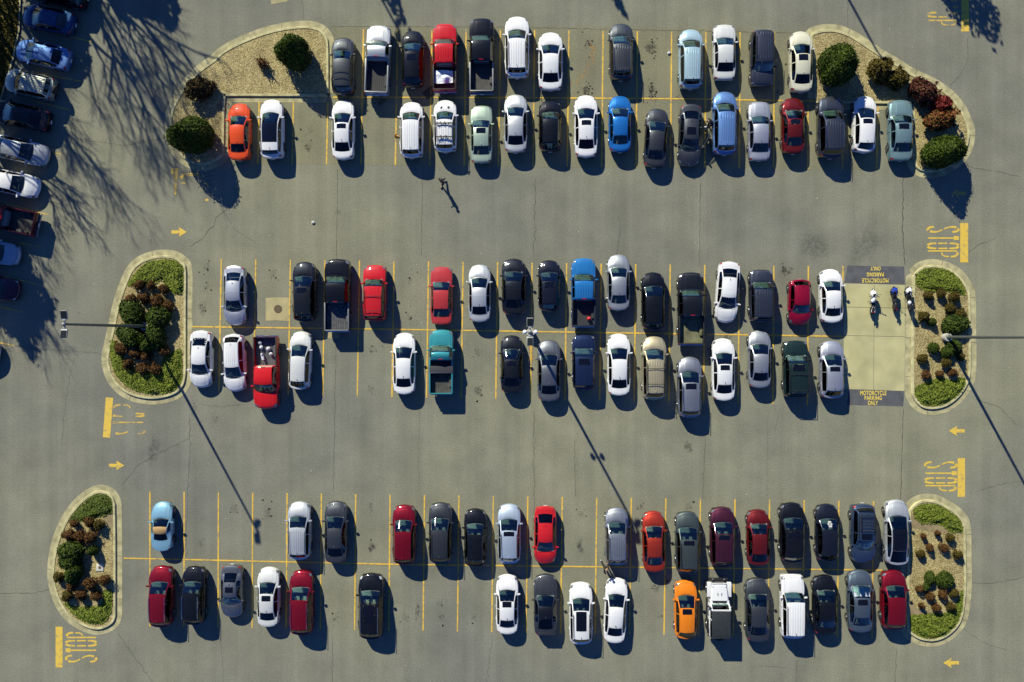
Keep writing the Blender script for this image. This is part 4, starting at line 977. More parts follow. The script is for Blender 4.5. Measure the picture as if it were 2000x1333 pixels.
slant('sedan', -19, 560, 118, 9, True, 'plum', 'dark maroon car with its nose out at the left edge', privacy=1)
slant('minivan', -60, 683, 122, 10, True, 'pearl', 'white van mostly outside the left edge beyond the tree shadow')

# ------------------------------------------------------------------ fittings that only some cars have
def on_glass(cid, u, v, rear=False, lift=.012):
    """a point on the windshield (or rear window): u across -1..1, v from its top 0 to its base 1"""
    r, p = GC[cid]; L = p['L']
    a, b = (p['rf'], p['cowl']) if not rear else (p['rr'], p['dk'])
    za, zb = (p['zr']-.035, p['h1']) if not rear else (p['zr']-.07, p['zd'])
    s = a+(b-a)*v; bw = (.10 if not rear else -.07)
    return Vector((u*p['Wd']/2*.68, L/2-s*L-bw*u*u*.5, za+(zb-za)*v+lift-.05*u*u))
def open_driver_door(cid, ang):
    r, p = GC[cid]; h = Vector((-p['Wd']/2, p['L']/2-(p['cowl']+.01)*p['L'], 0))
    M = Matrix.Translation(h) @ Matrix.Rotation(R(ang), 4, 'Z') @ Matrix.Translation(-h)
    for k in ('doorLF', 'side_windowLF'):
        ob = p['obs'].get(k)
        if ob:
            ob.matrix_local = M
            if k == 'doorLF':
                md = ob.modifiers.new('thickness', 'SOLIDIFY'); md.thickness = .09; md.offset = -1
    for c in r.children:
        if c.name.startswith('wing_mirror') and c.location.x < 0: c.matrix_local = M @ Matrix.LocRotScale(c.location, c.rotation_euler, c.scale)
open_driver_door('B12', -30)
# sunshade behind a windshield
r, p = GC['F16']; b = MB(); vs = []
for i in range(9):
    for j in range(7):
        q = on_glass('F16', -.92+1.84*i/8, .10+.78*j/6, lift=-.05); q.z += .02*math.sin(i*2.4); vs.append(q)
b.add(vs, [(i*7+j, i*7+j+1, (i+1)*7+j+1, (i+1)*7+j) for i in range(8) for j in range(6)])
b.build('sunshade', mat('silver_shade', (.75, .8, .78), .25, .6, noise=.3, nscale=5), r, True)
r, p = GC['E15']; b = MB()
for i in range(6):
    a = 2*math.pi*i/6; c = on_glass('E15', .05+.17*math.cos(a), .45+.22*math.sin(a), lift=.03); b.ball(c, (.09, .09, .018), 8, 4)
b.build('flower_sticker', MATS['paper_white'], r)
r, p = GC['D1']
for u, v in ((-.85, .3), (-.85, .55), (-.8, .8), (.75, .35), (.8, .55), (.6, .75), (-.3, .85), (0, .85), (.25, .85)):
    b = MB(); b.box(on_glass('D1', u, v, True, .022), (.11, .09, .01), (R(-24), 0, 0)); b.build('sticker', MATS['paper_white'], r)
r, p = GC['E16']; b = MB(); L = p['L']
y0, y1 = L/2-(p['rf']+.18)*L, L/2-(p['rr']-.03)*L
for i in range(6): y = y0+(y1-y0)*i/5; b.tube([(-.52, y, 1.78), (.52, y, 1.78)], .02, 5)
for sx in (-.52, .52): b.tube([(sx, y0, 1.80), (sx, y1, 1.80)], .025, 5); b.tube([(sx, y0, 1.88), (sx, y1, 1.88)], .02, 5)
for y in (y0, y1): b.tube([(-.52, y, 1.88), (.52, y, 1.88)], .02, 5)
for sx in (-.52, .52):
    for y in (y0, .5*(y0+y1), y1): b.tube([(sx, y, 1.66), (sx, y, 1.88)], .018, 5)
b.build('roof_basket', M_TRIM, r)
r, p = GC['B5']; L = p['L']
for q in (.12, .72):
    yb = L/2-(p['rf']+.04)*L+((L/2-(p['rr']-.01)*L)-(L/2-(p['rf']+.04)*L))*q; b = MB()
    for k in range(7):
        x = -.5+.16*k; pts = [Vector((x+random.uniform(-.09, .09), yb+random.uniform(-.22, .12), p['zr']+.06+.05*random.random())) for _ in range(5)]
        b.tube(chain(pts, 3, False), .018, 5)
    b.tube([(-.6, yb, p['zr']+.1), (.6, yb, p['zr']+.1)], .045, 6)
    b.build('roof_rack', M_TRIM, r)
for sx in (-.28, .28):
    b = MB(); b.box((sx, L/2-.17*L, p['h0']+.22), (.16, .22, .04), bev=.015); b.build('hood_vent', M_TRIM, r)

# the white off-roader with the black hard top
def offroader(px, py, L, label):
    loc = W(px, py, .7); root = empty('offroad_suv', (loc.x, loc.y, 0)); tag(root, label, 'SUV', ROWS)
    pw = paint('white'); top = mat('hardtop_black', (.022, .026, .028), .6, noise=.2, nscale=3)
    yf = L/2
    b = MB(); b.box((0, yf-.10, .62), (1.55, .20, .22), bev=.05); b.box((0, yf-.26, .62), (.9, .3, .16), bev=.03); b.build('front_bumper', M_TRIM, root, True)
    for sx in (-.45, .45): b = MB(); b.lathe([(.09, 0), (.09, .08), (.02, .09)], (sx, yf-.10, .78), 12, 'y'); b.build('fog_light', M_HEAD, root, True)
    b = MB()
    w0, w1, y0, y1 = .56, .70, yf-.36, yf-1.62       # hood tapers to the nose
    vs = []
    for y, w, z in ((y0, w0, 1.06), (y0-.08, w0+.01, 1.13), ((y0+y1)/2, (w0+w1)/2, 1.19), (y1, w1, 1.21)):
        vs += [(-w, y, .66), (-w, y, z-.07), (-w*.9, y, z-.01), (-w*.45, y, z+.015), (w*.45, y, z+.015), (w*.9, y, z-.01), (w, y, z-.07), (w, y, .66)]
    fs = [(i*8+k, i*8+k+1, (i+1)*8+k+1, (i+1)*8+k) for i in range(3) for k in range(7)]
    b.add(vs, [f[::-1] for f in fs]+[(0, 1, 2, 3, 4, 5, 6, 7)]); hd = b.build('hood', pw, root, True, 30)
    for sx in (-.15, .15): b = MB(); b.box((sx, y1+.50, 1.225), (.05, .2, .03), bev=.01); b.build('hood_vent', M_TRIM, hd)
    for sx in (-.52, .52): b = MB(); b.box((sx, y0-.22, 1.12), (.07, .09, .05), bev=.015); b.build('hood_latch', M_TRIM, hd)
    g = MB(); g.box((0, y0+.03, .92), (1.12, .05, .46), bev=.02); gr = g.build('grille', pw, root, True)
    for i in range(7): s_ = MB(); s_.box((-.27+.09*i, y0+.06, .95), (.045, .02, .3)); s_.build('grille_slot', M_TRIM, gr)
    for sx in (-.44, .44): h = MB(); h.lathe([(.10, 0), (.09, .05), (.02, .06)], (sx, y0+.055, .97), 14, 'y'); h.build('headlight', M_HEAD, root, True)
    for sx in (-1, 1):                                # flat front fenders and rear flares
        f = MB(); f.box((sx*.77, yf-.82, .99), (.36, 1.12, .07), bev=.03); f.box((sx*.77, yf-.32, .90), (.34, .12, .16), (R(25), 0, 0), bev=.03); f.build('fender', pw, root, True)
        f = MB(); f.box((sx*.86, -yf+.95, 1.02), (.20, 1.08, .07), bev=.03); f.build('fender', M_TRIM, root, True)
        st = MB(); st.box((sx*.86, -.12, .48), (.16, 1.7, .06), bev=.02); st.build('side_step', M_TRIM, root, True)
    b = MB(); b.box((0, y1-.16, .82), (1.50, .32, .72), bev=.03); b.box((0, (y1-.3-yf+.18)/2, .80), (1.56, y1-.3+yf-.18, .66), bev=.04); b.build('body', pw, root, True)
    c = MB(); c.box((0, y1+.0-.10, 1.205), (1.1, .14, .02)); c.build('cowl_vent', M_TRIM, root)
    for sx in (-1, 1):
        for yy, ln in ((y1-.85, .92), (y1-1.80, .86)):
            d = MB(); d.box((sx*.785, yy, .82), (.04, ln, .60), bev=.015); dd = d.build('door', pw, root, True)
            h = MB(); h.box((sx*.815, yy-ln*.36, .98), (.03, .14, .04), bev=.01); h.build('handle', M_TRIM, dd)
            fr = MB(); fr.box((sx*.735, yy, 1.44), (.03, ln-.05, .5)); fr.build('side_window', M_GLASSD if yy > y1-1 else M_GLASSB, root)
            fr = MB(); fr.box((sx*.742, yy+ln/2, 1.44), (.045, .06, .52)); fr.build('window_frame', pw, root)
        qw = MB(); qw.box((sx*.735, -yf+.75, 1.44), (.03, .95, .5)); qw.build('side_window', M_GLASSB, root)
    # windshield with its white frame
    ws = MB(); ws.box((0, y1-.41, 1.47), (1.30, .03, .56), (R(-30)*-1, 0, 0)); ws.build('windshield', M_GLASSF, root)
    fm = MB()
    for sx in (-1, 1): fm.box((sx*.70, y1-.40, 1.47), (.10, .06, .68), (R(30), 0, 0))
    fm.box((0, y1-.235, 1.19), (1.48, .07, .10)); fm.box((0, y1-.575, 1.765), (1.48, .10, .08)); fm.build('windshield_frame', pw, root)
    t = MB(); ty0, ty1 = y1-.63, -yf+.24
    t.box((0, (ty0+ty1)/2, 1.79), (1.46, ty0-ty1, .10), bev=.04)
    for i in range(7): t.box((-.54+.18*i, (ty0+ty1)/2-.35, 1.84), (.07, ty0-ty1-1.0, .025), bev=.008)
    t.box((0, ty1+.03, 1.44), (1.44, .06, .62)); t.build('hardtop', top, root, True)
    wp = MB()
    for x0 in (-.42, .12): wp.tube([(x0, y1-.17, 1.24), (x0+.38, y1-.22, 1.27)], .012, 4)
    wp.build('wiper', M_TRIM, root)
    b = MB(); b.box((0, -yf+.13, .55), (1.6, .22, .2), bev=.04); b.build('rear_bumper', M_TRIM, root, True)
    wm = wheel_meshes(.40)
    for y in (yf-.85, -yf+.95):
        for sx in (1, -1): w = share('wheel', wm[0], root, (sx*.80, y, .40), (0, 0, 0 if sx > 0 else math.pi), (1.25, 1, 1)); share('rim', wm[1], w)
    w = share('spare_wheel', wm[0], root, (0, -yf+.05, 1.02), (0, 0, R(-90)), (1.2, 1, 1)); share('rim', wm[1], w)
    for sx in (-.68, .68): b = MB(); b.box((sx, -yf+.15, .98), (.14, .06, .2), bev=.02); b.build('taillight', M_TAIL, root, True)
    for sx in (1, -1): share('seat', seat_mesh('seat', M_SEATD), root, (sx*.37, y1-1.15, .45)); share('wing_mirror', mirror_mesh(M_TRIM), root, (sx*.93, y1-.42, 1.28))
    b = MB(); b.box((0, y1-.45, 1.1), (1.3, .3, .14), bev=.04); b.build('dashboard', M_TRIM, root, True)
    b = MB(); b.box((0, 0, .42), (1.1, L*.86, .14)); b.build('underbody', M_UNDER, root)
offroader(1403, 1187, 4.62, 'white off-roader with exposed fenders and a black ribbed hard top')

# ------------------------------------------------------------------ loads lying in pickup beds
def thing_at(b, name, m, px, py, z, label, cat, rz=0, smooth=True, group=None):
    o = b.build(name, m, None, smooth); o.location = W(px, py, z); o.rotation_euler = (0, 0, rz); return tag(o, label, cat, group)
M_BAG = mat('bag_white', (.62, .64, .68), .35, noise=.2, nscale=6)
BAGS = 'white bags lying in the red pickup bed'
for px, py, r_, lab in ((509.5,670,.16,'dim white bag in the shaded upper left corner of the red pickup bed'),(511.5,679,.165,'white knotted bag on the left of the red pickup bed'),(525.5,681.5,.175,'round white bag in the middle of the red pickup bed'),(530.5,692,.155,'white bag nearest the right wall of the red pickup bed')):
    b = MB(); b.ball((0, 0, r_*.85), (r_, r_*.95, r_*.85), 14, 9, .16); b.ball((r_*.2, 0, r_*1.7), (.05, .05, .07), 6, 5, .3); thing_at(b, 'plastic_bag', M_BAG, px, py, .79, lab, 'bag', random.random()*6, True, BAGS)
b = MB(); b.box((0, 0, .16), (.20, .52, .32), bev=.06); b.ball((0, .18, .33), (.08, .12, .06), 8, 6, .3); thing_at(b, 'plastic_bag', M_BAG, 514.5, 697, .79, 'narrow white sack standing near the cab of the red pickup', 'bag', .25, True, BAGS)
# white sheet over the load of the red pickup in the top row
b = MB(); nx, ny = 15, 11; vs = []
for i in range(nx):
    for j in range(ny):
        u, v = i/(nx-1)-.5, j/(ny-1)-.5
        z = 1.02+.30*math.exp(-((u-.12)**2/.03+(v+.12)**2/.05))+.10*math.exp(-((u+.25)**2/.03+(v-.2)**2/.03))+.03*random.random()
        vs.append((u*1.42+.05*random.random(), v*1.05*(1-.25*max(0, u))+.05*random.random(), z-.79))
b.add(vs, [(i*ny+j, (i+1)*ny+j, (i+1)*ny+j+1, i*ny+j+1) for i in range(nx-1) for j in range(ny-1)])
o = thing_at(b, 'white_sheet', mat('sheet_white', (.72, .76, .82), .6), 867, 153, .79, 'crumpled white sheet covering the load in the red pickup, top row', 'sheet', 0, False)
md = o.modifiers.new('thickness', 'SOLIDIFY'); md.thickness = .02
b = MB(); b.lathe([(.15, 0), (.16, .05), (.16, .30), (.10, .37), (.04, .40), (.035, .46)], n=14); b.tube([(.10, 0, .36), (.12, 0, .44), (-.06, 0, .46), (-.10, 0, .36)], .018, 6)
thing_at(b, 'fuel_can', mat('can_red', (.62, .012, .02), .35), 1150, 623, .79, 'red fuel can standing in the bright blue pickup bed', 'can', .4)
b = MB(); b.lathe([(.17, 0), (.20, .33), (.17, .33), (.15, .03), (.01, .03)], n=18); thing_at(b, 'bucket', mat('bucket_grey', (.18, .2, .22), .4), 672.5, 602, .79, 'grey bucket in the corner of the black pickup bed with grey rails', 'bucket')
for px, py, lab in ((657.5,604,'small pale tin in the middle of the black pickup bed by the cab'),(643,600,'small pale tin by the left wall of the black pickup bed')):
    b = MB(); b.lathe([(.06, 0), (.06, .14), (.05, .15), (.01, .15)], n=12); thing_at(b, 'paint_tin', M_STEEL, px, py, .79, lab, 'tin')
root = empty('tool_box', W(862.5, 722, 1.0)); tag(root, 'black tool box across the teal pickup bed behind the cab', 'tool box')
b = MB(); b.box((0, 0, .0), (1.62, .50, .52), bev=.03); b.build('case', M_TRIM, root, True)
b = MB(); b.box((0, 0, .28), (1.84, .56, .06), bev=.02); b.build('lid', mat('toolbox_lid', (.05, .05, .052), .4), root, True)
b = MB(); b.tube([(-.9, -.27, .33), (.9, -.27, .33)], .014, 6); b.build('lid_edge', M_CHROME, root)

# ------------------------------------------------------------------ lamp posts
M_POST = mat('lamp_post_paint', (.10, .115, .105), .45, .3)
M_HEADTOP = mat('lamp_head_dark', (.022, .028, .034), .85, spec=.1)
M_HEADGREY = mat('lamp_head_grey', (.30, .31, .29), .5, .2)
def lamp(px, py, h, label, floods=False, lean=(0, 0)):
    c = W(px, py); root = empty('lamp_post', (c.x, c.y, .0)); tag(root, label, 'lamp post', 'lamp posts of the car park')
    b = MB(); b.lathe([(.34, 0), (.34, .62), (.31, .66), (.01, .66)], n=20); b.build('pedestal', mat('pedestal_concrete', (.42, .40, .33), .85, noise=.15, nscale=4), root, True)
    b = MB(); b.lathe([(.20, .66), (.20, .69), (.15, .71), (.125, .75)], n=14); b.build('base_plate', M_POST, root, True)
    tx, ty = lean
    b = MB(); b.tube([(0, 0, .70), (tx*.3, ty*.3, h*.33), (tx*.66, ty*.66, h*.66), (tx, ty, h)], [.125, .115, .10, .085], 14); b.build('pole', M_POST, root, True)
    b = MB(); b.ball((tx, ty, h+.05), (.12, .12, .12), 12, 8); b.build('finial', M_HEADGREY, root, True)
    for sy in (1, -1):
        a = MB(); a.tube([(tx, ty, h-.12), (tx, ty+sy*.24, h-.08)], .05, 8); a.box((tx, ty+sy*.27, h-.06), (.22, .12, .14), bev=.03); hd = a.build('lamp_arm', M_HEADGREY, root, True)
        q = Euler((sy*R(12), 0, 0)).to_matrix()
        k = MB(); k.box(Vector((tx, ty+sy*.62, h-.02)), (.44, .60, .15), q, .03); lh = k.build('lamp_head', M_HEADGREY, root, True)
        k = MB(); ce = Vector((tx, ty+sy*.66, h-.02))
        k.box(ce+q @ Vector((0, 0, .085)), (.37, .47, .03), q)
        for i in range(7): k.box(ce+q @ Vector((0, -.21+.07*i, .107)), (.37, .03, .02), q)
        k.build('cooling_fins', M_HEADTOP, lh)
        k = MB(); k.box(ce+q @ Vector((0, 0, -.085)), (.36, .44, .02), q); k.build('lens', M_HEAD, lh)
    if floods:
        zf = 7.4; fx, fy = tx*zf/h, ty*zf/h
        for sx in (-1, 1):
            a = MB(); a.tube([(fx, fy, zf), (fx+sx*.34, fy, zf+.05)], .04, 8); ar = a.build('dome_bracket', M_HEADGREY, root, True)
            k = MB(); k.ball((fx+sx*.38, fy, zf+.06), (.145, .145, .13), 14, 10); k.lathe([(.12, zf-.16), (.15, zf-.04), (.16, zf+.02)], (fx+sx*.38, fy, 0), 14); k.build('camera_dome', mat('dome_white', (.78, .78, .76), .4), root, True)
lamp(288.5, 638, 12.3, 'grey lamp post with two heads standing in the left planting island')
lamp(1036, 650, 11.8, 'lamp post with two heads and two white camera domes in the middle of the lot', True)
lamp(1845, 659, 12.6, 'lamp post in the right planting island, its head beyond the picture')
lamp(560, -345, 12.4, 'lamp post outside the top edge whose shadow falls on the silver pickup')
lamp(1510, -272, 12.4, 'lamp post outside the top edge whose shadow reaches the upper right island')

# ------------------------------------------------------------------ planting
LEAF = {
 'boxwood': leaf_mat('leaf_boxwood', [(.015,.028,.003), (.042,.068,.007), (.08,.115,.011)]),
 'dark': leaf_mat('leaf_dark', [(.018,.032,.005), (.042,.066,.008), (.068,.098,.012)]),
 'mat': leaf_mat('leaf_ground_cover', [(.10,.135,.014), (.15,.19,.022), (.20,.235,.032)]),
 'matdark': leaf_mat('leaf_ground_cover_dark', [(.045,.07,.010), (.085,.115,.018), (.13,.16,.028)]),
 'rust': leaf_mat('leaf_rust', [(.045,.024,.007), (.10,.05,.015), (.17,.08,.026)]),
 'olive': leaf_mat('leaf_olive', [(.035,.028,.006), (.075,.058,.010), (.12,.09,.018)]),
 'wine': leaf_mat('leaf_wine', [(.03,.012,.008), (.09,.022,.018), (.12,.06,.025)]),
 'red': leaf_mat('leaf_red', [(.05,.008,.008), (.17,.018,.02), (.22,.05,.03)]),
 'flame': leaf_mat('leaf_flame', [(.06,.04,.010), (.14,.07,.018), (.24,.055,.025), (.09,.10,.02)]),
 'brown': leaf_mat('leaf_brown', [(.03,.018,.007), (.06,.045,.014), (.10,.06,.02)]),
 'conifer': leaf_mat('leaf_conifer', [(.015,.03,.010), (.035,.055,.015)]),
 'grass': leaf_mat('grass_blades', [(.05,.05,.010), (.12,.10,.02), (.22,.17,.035)]),
}
M_WOOD = mat('bark', (.10, .075, .05), .9, noise=.3, nscale=6)
def leaf_cloud(P_, Nn, size, flat=.5):
    """quads scattered at points P_ with facing directions Nn"""
    n = len(P_); r = rng.normal(size=(n, 3)); nn = Nn*flat+r*(1-flat)*.8; nn /= np.linalg.norm(nn, axis=1)[:, None]+1e-9
    a = np.cross(nn, rng.normal(size=(n, 3))); a /= np.linalg.norm(a, axis=1)[:, None]+1e-9; b = np.cross(nn, a)
    s = size*(.6+.8*rng.random(n))[:, None]; w = s*.55
    v = np.stack([P_-a*s, P_+b*w-nn*s*.12, P_+a*s, P_-b*w-nn*s*.12], 1).reshape(-1, 3)
    return v.tolist(), [(4*i, 4*i+1, 4*i+2, 4*i+3) for i in range(n)]
def crown_mesh(name, rx, ry, h, n, size, m, shape='dome', lumps=9, gap=.0):
    d = rng.normal(size=(n, 3)); d[:, 2] = np.abs(d[:, 2])*1.1-.35; d /= np.linalg.norm(d, axis=1)[:, None]
    ld = rng.normal(size=(lumps, 3)); ld[:, 2] = np.abs(ld[:, 2]); ld /= np.linalg.norm(ld, axis=1)[:, None]
    la = rng.uniform(-.26, .26, lumps)
    q = 1+(np.exp(-8*(1-d @ ld.T))*la).sum(1)
    if gap:
        gd = rng.normal(size=(14, 3)); gd /= np.linalg.norm(gd, axis=1)[:, None]; k = (np.exp(-14*(1-d @ gd.T)).max(1) > gap)
        q = np.where(k, q*.72, q)
    q = q*(1-.32*rng.random(n)**2.2+.10*(rng.random(n) > .93))
    Z = np.clip(d[:, 2]*q, -.8, 1.2)
    tz = (Z+.5)/1.5
    tap = np.ones(n)
    if shape == 'egg': tap = 1-.38*np.clip(tz, 0, 1)**1.6
    if shape == 'cone': tap = 1.25*(1-np.clip(tz, 0, 1)*.80)
    Pp = np.stack([d[:, 0]*q*rx*tap, d[:, 1]*q*ry*tap, h*np.clip(tz, .02, 1.15)], 1)
    v, f = leaf_cloud(Pp, d, size)
    # inner twiggy mass
    mb = MB(); mb.ball((0, 0, h*.40), (rx*.5, ry*.5, h*.30), 12, 8, .25)
    for fc in mb.f:
        k = len(v); v += [mb.v[i] for i in fc]; f.append(tuple(range(k, k+len(fc))))
    me = bpy.data.meshes.new(name); me.from_pydata(v, [], f); me.update(); me.materials.append(m); return me
def stem_mesh(h, r=.03, n=5):
    b = MB()
    for i in range(n):
        a = 2*math.pi*i/n+random.random(); e = (.35*h*math.cos(a)*random.uniform(.5, 1), .35*h*math.sin(a)*random.uniform(.5, 1), h*.75)
        b.tube([(0, 0, 0), (e[0]*.3, e[1]*.3, h*.35), e], [r, r*.7, r*.3], 5)
    return b.mesh('stems', M_WOOD)
def plant(name, px, py, crown, stems, label, cat, group=None, scl=(1, 1, 1), rz=0, z=.11):
    c = W(px, py); root = empty(name, (c.x, c.y, z), rz); root.scale = scl; tag(root, label, cat, group)
    share('crown', crown, root); share('stems', stems, root); return root
# big clipped evergreens
ST = stem_mesh(1.6, .05)
def big(px, py, rx, ry, h, shape, kind, n, label, cat='shrub', size=.085, gap=0, name='shrub', rz=0, group='large shrubs of the upper islands'):
    me = crown_mesh('crown', rx, ry, h, n, size, LEAF[kind], shape, 12, gap); return plant(name, px, py, me, ST, label, cat, group, (1, 1, 1), rz)
big(585, 112, 1.28, 1.34, 3.3, 'egg', 'boxwood', 9000, 'dark green egg shaped evergreen on the gravel right of the small withered shrub')
big(389, 270, 1.55, 1.5, 3.6, 'egg', 'boxwood', 11000, 'tall dark green evergreen at the lower left tip of the upper left island')
big(1624, 138, 1.55, 1.5, 3.4, 'egg', 'boxwood', 10000, 'dark green evergreen on the gravel beside the cream sedan')
big(1828, 302, 1.6, 1.25, 3.0, 'egg', 'boxwood', 10000, 'dark green evergreen at the lower end of the upper right island', rz=R(20))
big(400, 178, 1.10, 1.05, 1.6, 'dome', 'brown', 2800, 'brown bush above the tall evergreen in the upper left island', gap=.2, size=.11)
big(516, 128, .55, .5, 1.0, 'dome', 'rust', 420, 'small withered brown shrub alone on the gravel', gap=.3, size=.07)
big(1714, 141, 1.0, 1.0, 1.7, 'dome', 'olive', 2500, 'olive brown bush closest to the big evergreen beside the cream sedan', gap=.18, size=.115)
big(1747, 158, 1.0, .9, 1.5, 'dome', 'olive', 2400, 'olive and brown bush just below and right of another olive bush', gap=.18, size=.115)
big(1797, 184, 1.15, 1.05, 1.6, 'dome', 'wine', 2700, 'dark wine coloured bush above the grey teal sedan', gap=.18, size=.115)
big(1829, 207, .85, .8, 1.5, 'dome', 'red', 2000, 'brightest red bush in the upper right island', gap=.18, size=.115)
big(1829, 242, 1.35, .95, 1.6, 'dome', 'flame', 3200, 'orange and green bush just above the lower evergreen of the upper right island', gap=.18, size=.115)

# low shrubs: one crown mesh for each kind, shared by the copies
RUST = [crown_mesh('crown', .5, .5, .85, 1500, .055, LEAF['rust'], 'dome', 7, .3) for _ in range(3)]
OLIV = [crown_mesh('crown', .5, .5, .85, 1500, .055, LEAF['olive'], 'dome', 7, .3) for _ in range(2)]
GREN = [crown_mesh('crown', .5, .5, .85, 1900, .055, LEAF['dark'], 'dome', 7, 0) for _ in range(3)]
ST2 = stem_mesh(.8, .02)
def zoomed(org, f, pts): return [(org[0]+p[0]/f, org[1]+p[1]/f, *(q/f for q in p[2:])) for p in pts]
def low(lst, kinds, where, group, hh=1.0, col='rust'):
    names = {'rust': 'rust brown', 'olive': 'olive brown', 'green': 'dark green'}
    mesh = {'rust': RUST, 'olive': OLIV, 'green': GREN}[kinds]
    for i, p in enumerate(lst):
        px, py, r_ = p[0], p[1], p[2]/PXM; ry = (p[3]/PXM if len(p) > 3 else r_)
        h = hh*(.75+.5*r_); c = mesh[i % len(mesh)]
        cx, cy = px-(px-NADIR[0])*.008, py-(py-NADIR[1])*.008
        plant('low_shrub', cx, cy, c, ST2, where[i] if isinstance(where, list) else where, 'shrub', group, (r_*2, ry*2, h), random.random()*6)
low(zoomed((200,490), 4.444, [(310,295,46),(415,305,42),(528,332,42),(235,430,56),(355,410,52),(472,435,56),(565,485,52)]), 'rust', ['rust shrub at the left of the three under the upper ground cover, left lamp island','rust shrub in the middle of the three under the upper ground cover, left lamp island','rust shrub at the right of the three under the upper ground cover, left lamp island','brown shrub against the left kerb above the hedge, left lamp island','second brown shrub from the left kerb above the hedge, left lamp island','third brown shrub from the left kerb above the hedge, left lamp island','rightmost brown shrub just above the hedge, left lamp island'], 'rust brown shrubs of the left lamp island', 1.0)
low(zoomed((200,490), 4.444, [(155,850,56),(285,895,52),(382,910,48),(525,865,50),(217,985,48),(345,1025,52),(455,1025,52)]), 'rust', ['rust shrub at the left kerb below the hedge, left lamp island','second rust shrub from the left below the hedge, left lamp island','third rust shrub from the left below the hedge, left lamp island','rust shrub in the lamp post shadow below the hedge, left lamp island','leftmost rust shrub of the lowest three, left lamp island','middle rust shrub of the lowest three, left lamp island','rightmost rust shrub of the lowest three, left lamp island'], 'rust brown shrubs of the left lamp island', 1.0)
low(zoomed((200,490), 4.444, [(258,540,128,92),(478,580,110,96),(235,735,125,88),(470,735,115,78),(400,815,95,60)]), 'green', ['dark green hedge shrub above the lamp post on its left, left lamp island','dark green hedge shrub above the lamp post on its right, left lamp island','broad dark green hedge shrub below the lamp post arm on the left, left lamp island','dark green hedge shrub crossed by the lamp post shadow, left lamp island','lowest dark green hedge shrub, left lamp island'], 'dark green hedge shrubs of the left lamp island', 1.25)
low(zoomed((1500,400), 3.078, [(972,548,30),(1045,535,30),(1125,552,34),(1098,622,34),(1165,655,36),(940,672,36),(935,925,32),(1075,950,32),(1165,918,26)]), 'olive', ['olive shrub first from the left under the upper ground cover, motorcycle bay island','olive shrub second from the left under the upper ground cover, motorcycle bay island','olive shrub third from the left under the upper ground cover, motorcycle bay island','olive shrub just above the dark green bush, motorcycle bay island','olive shrub touching the right kerb beside the dark green bush, motorcycle bay island','olive shrub alone on the gravel at the left, motorcycle bay island','olive shrub alone at the left below the lamp post, motorcycle bay island','olive shrub under the green bushes below the lamp post, motorcycle bay island','olive shrub at the right kerb below the lamp post, motorcycle bay island'], 'olive shrubs of the motorcycle bay island', .9)
low(zoomed((1500,400), 3.078, [(1118,1012,26),(1038,1018,22),(957,1024,26)]), 'rust', ['rust shrub in the lamp post shadow by the lower ground cover, motorcycle bay island','small rust shrub in the middle of three by the lower ground cover, motorcycle bay island','rust shrub leftmost of three by the lower ground cover, motorcycle bay island'], 'rust shrubs of the motorcycle bay island', .8)
low(zoomed((1500,400), 3.078, [(1000,862,32),(1125,860,48,42),(1080,890,36),(1125,722,76,60),(992,708,24)]), 'green', ['green bush alone below the lamp post at its left, motorcycle bay island','green bush below the lamp post at its right, motorcycle bay island','green bush in the lamp post shadow, motorcycle bay island','largest dark green bush above the lamp post, motorcycle bay island','small green tuft beside the lone olive shrub, motorcycle bay island'], 'green bushes of the motorcycle bay island', .9)
low(zoomed((90,940), 4.444, [(235,370,36),(368,360,48),(290,480,52),(385,485,56),(195,470,58),(375,890,55),(495,860,50),(220,910,52)]), 'rust', ['small rust shrub at the left of the top three, lower left island','rust shrub in the middle of the top three, lower left island','middle rust shrub of the row above the dark bushes, lower left island','rightmost rust shrub of the row above the dark bushes, lower left island','ragged brown shrub at the left kerb above the dark bushes, lower left island','rust shrub below the dark bushes in their shadow, lower left island','rust shrub near the right kerb below the valve box, lower left island','rust shrub just left of another below the dark bushes, lower left island'], 'rust shrubs of the lower left island', 1.0)
low(zoomed((90,940), 4.444, [(455,385,48),(105,835,52),(180,1000,50)]), 'olive', ['olive shrub at the right of the top three, lower left island','olive shrub leaning over the left kerb, lower left island','olive shrub at the left of the lowest three, lower left island'], 'olive shrubs of the lower left island', 1.0)
low(zoomed((90,940), 4.444, [(295,1000,48),(425,1000,48)]), 'rust', ['rust shrub in the middle of the lowest three, lower left island','rust shrub at the right of the lowest three, lower left island'], 'rust shrubs of the lower left island', 1.0)
low(zoomed((90,940), 4.444, [(225,605,105,85),(215,700,95,75),(240,800,100,72),(405,605,42)]), 'green', ['uppermost of the three dark green bushes, lower left island','middle one of the three dark green bushes, lower left island','lowest of the three dark green bushes, lower left island','small thin green plant above the valve box, lower left island'], 'dark green bushes of the lower left island', 1.2)
low(zoomed((1450,950), 3.48, [(1237,343,19),(1333,322,20),(1280,422,25),(1377,420,31),(1210,702,25),(1283,752,29),(1368,738,32),(1225,817,22),(1325,830,28)]), 'rust', ['rust shrub first from the left in the top row, lower right island','rust shrub second from the left in the top row, lower right island','rust shrub at the centre left of the second row, lower right island','rust shrub at the centre right of the second row, lower right island','rust shrub just below the small sprig of the dark green bush, lower right island','rust shrub straight below the dark green bush, lower right island','large rust shrub below right of the dark green bush, lower right island','small rust shrub lowest at the left, lower right island','rust shrub in the middle of the lowest three, lower right island'], 'rust shrubs of the lower right island', .85)
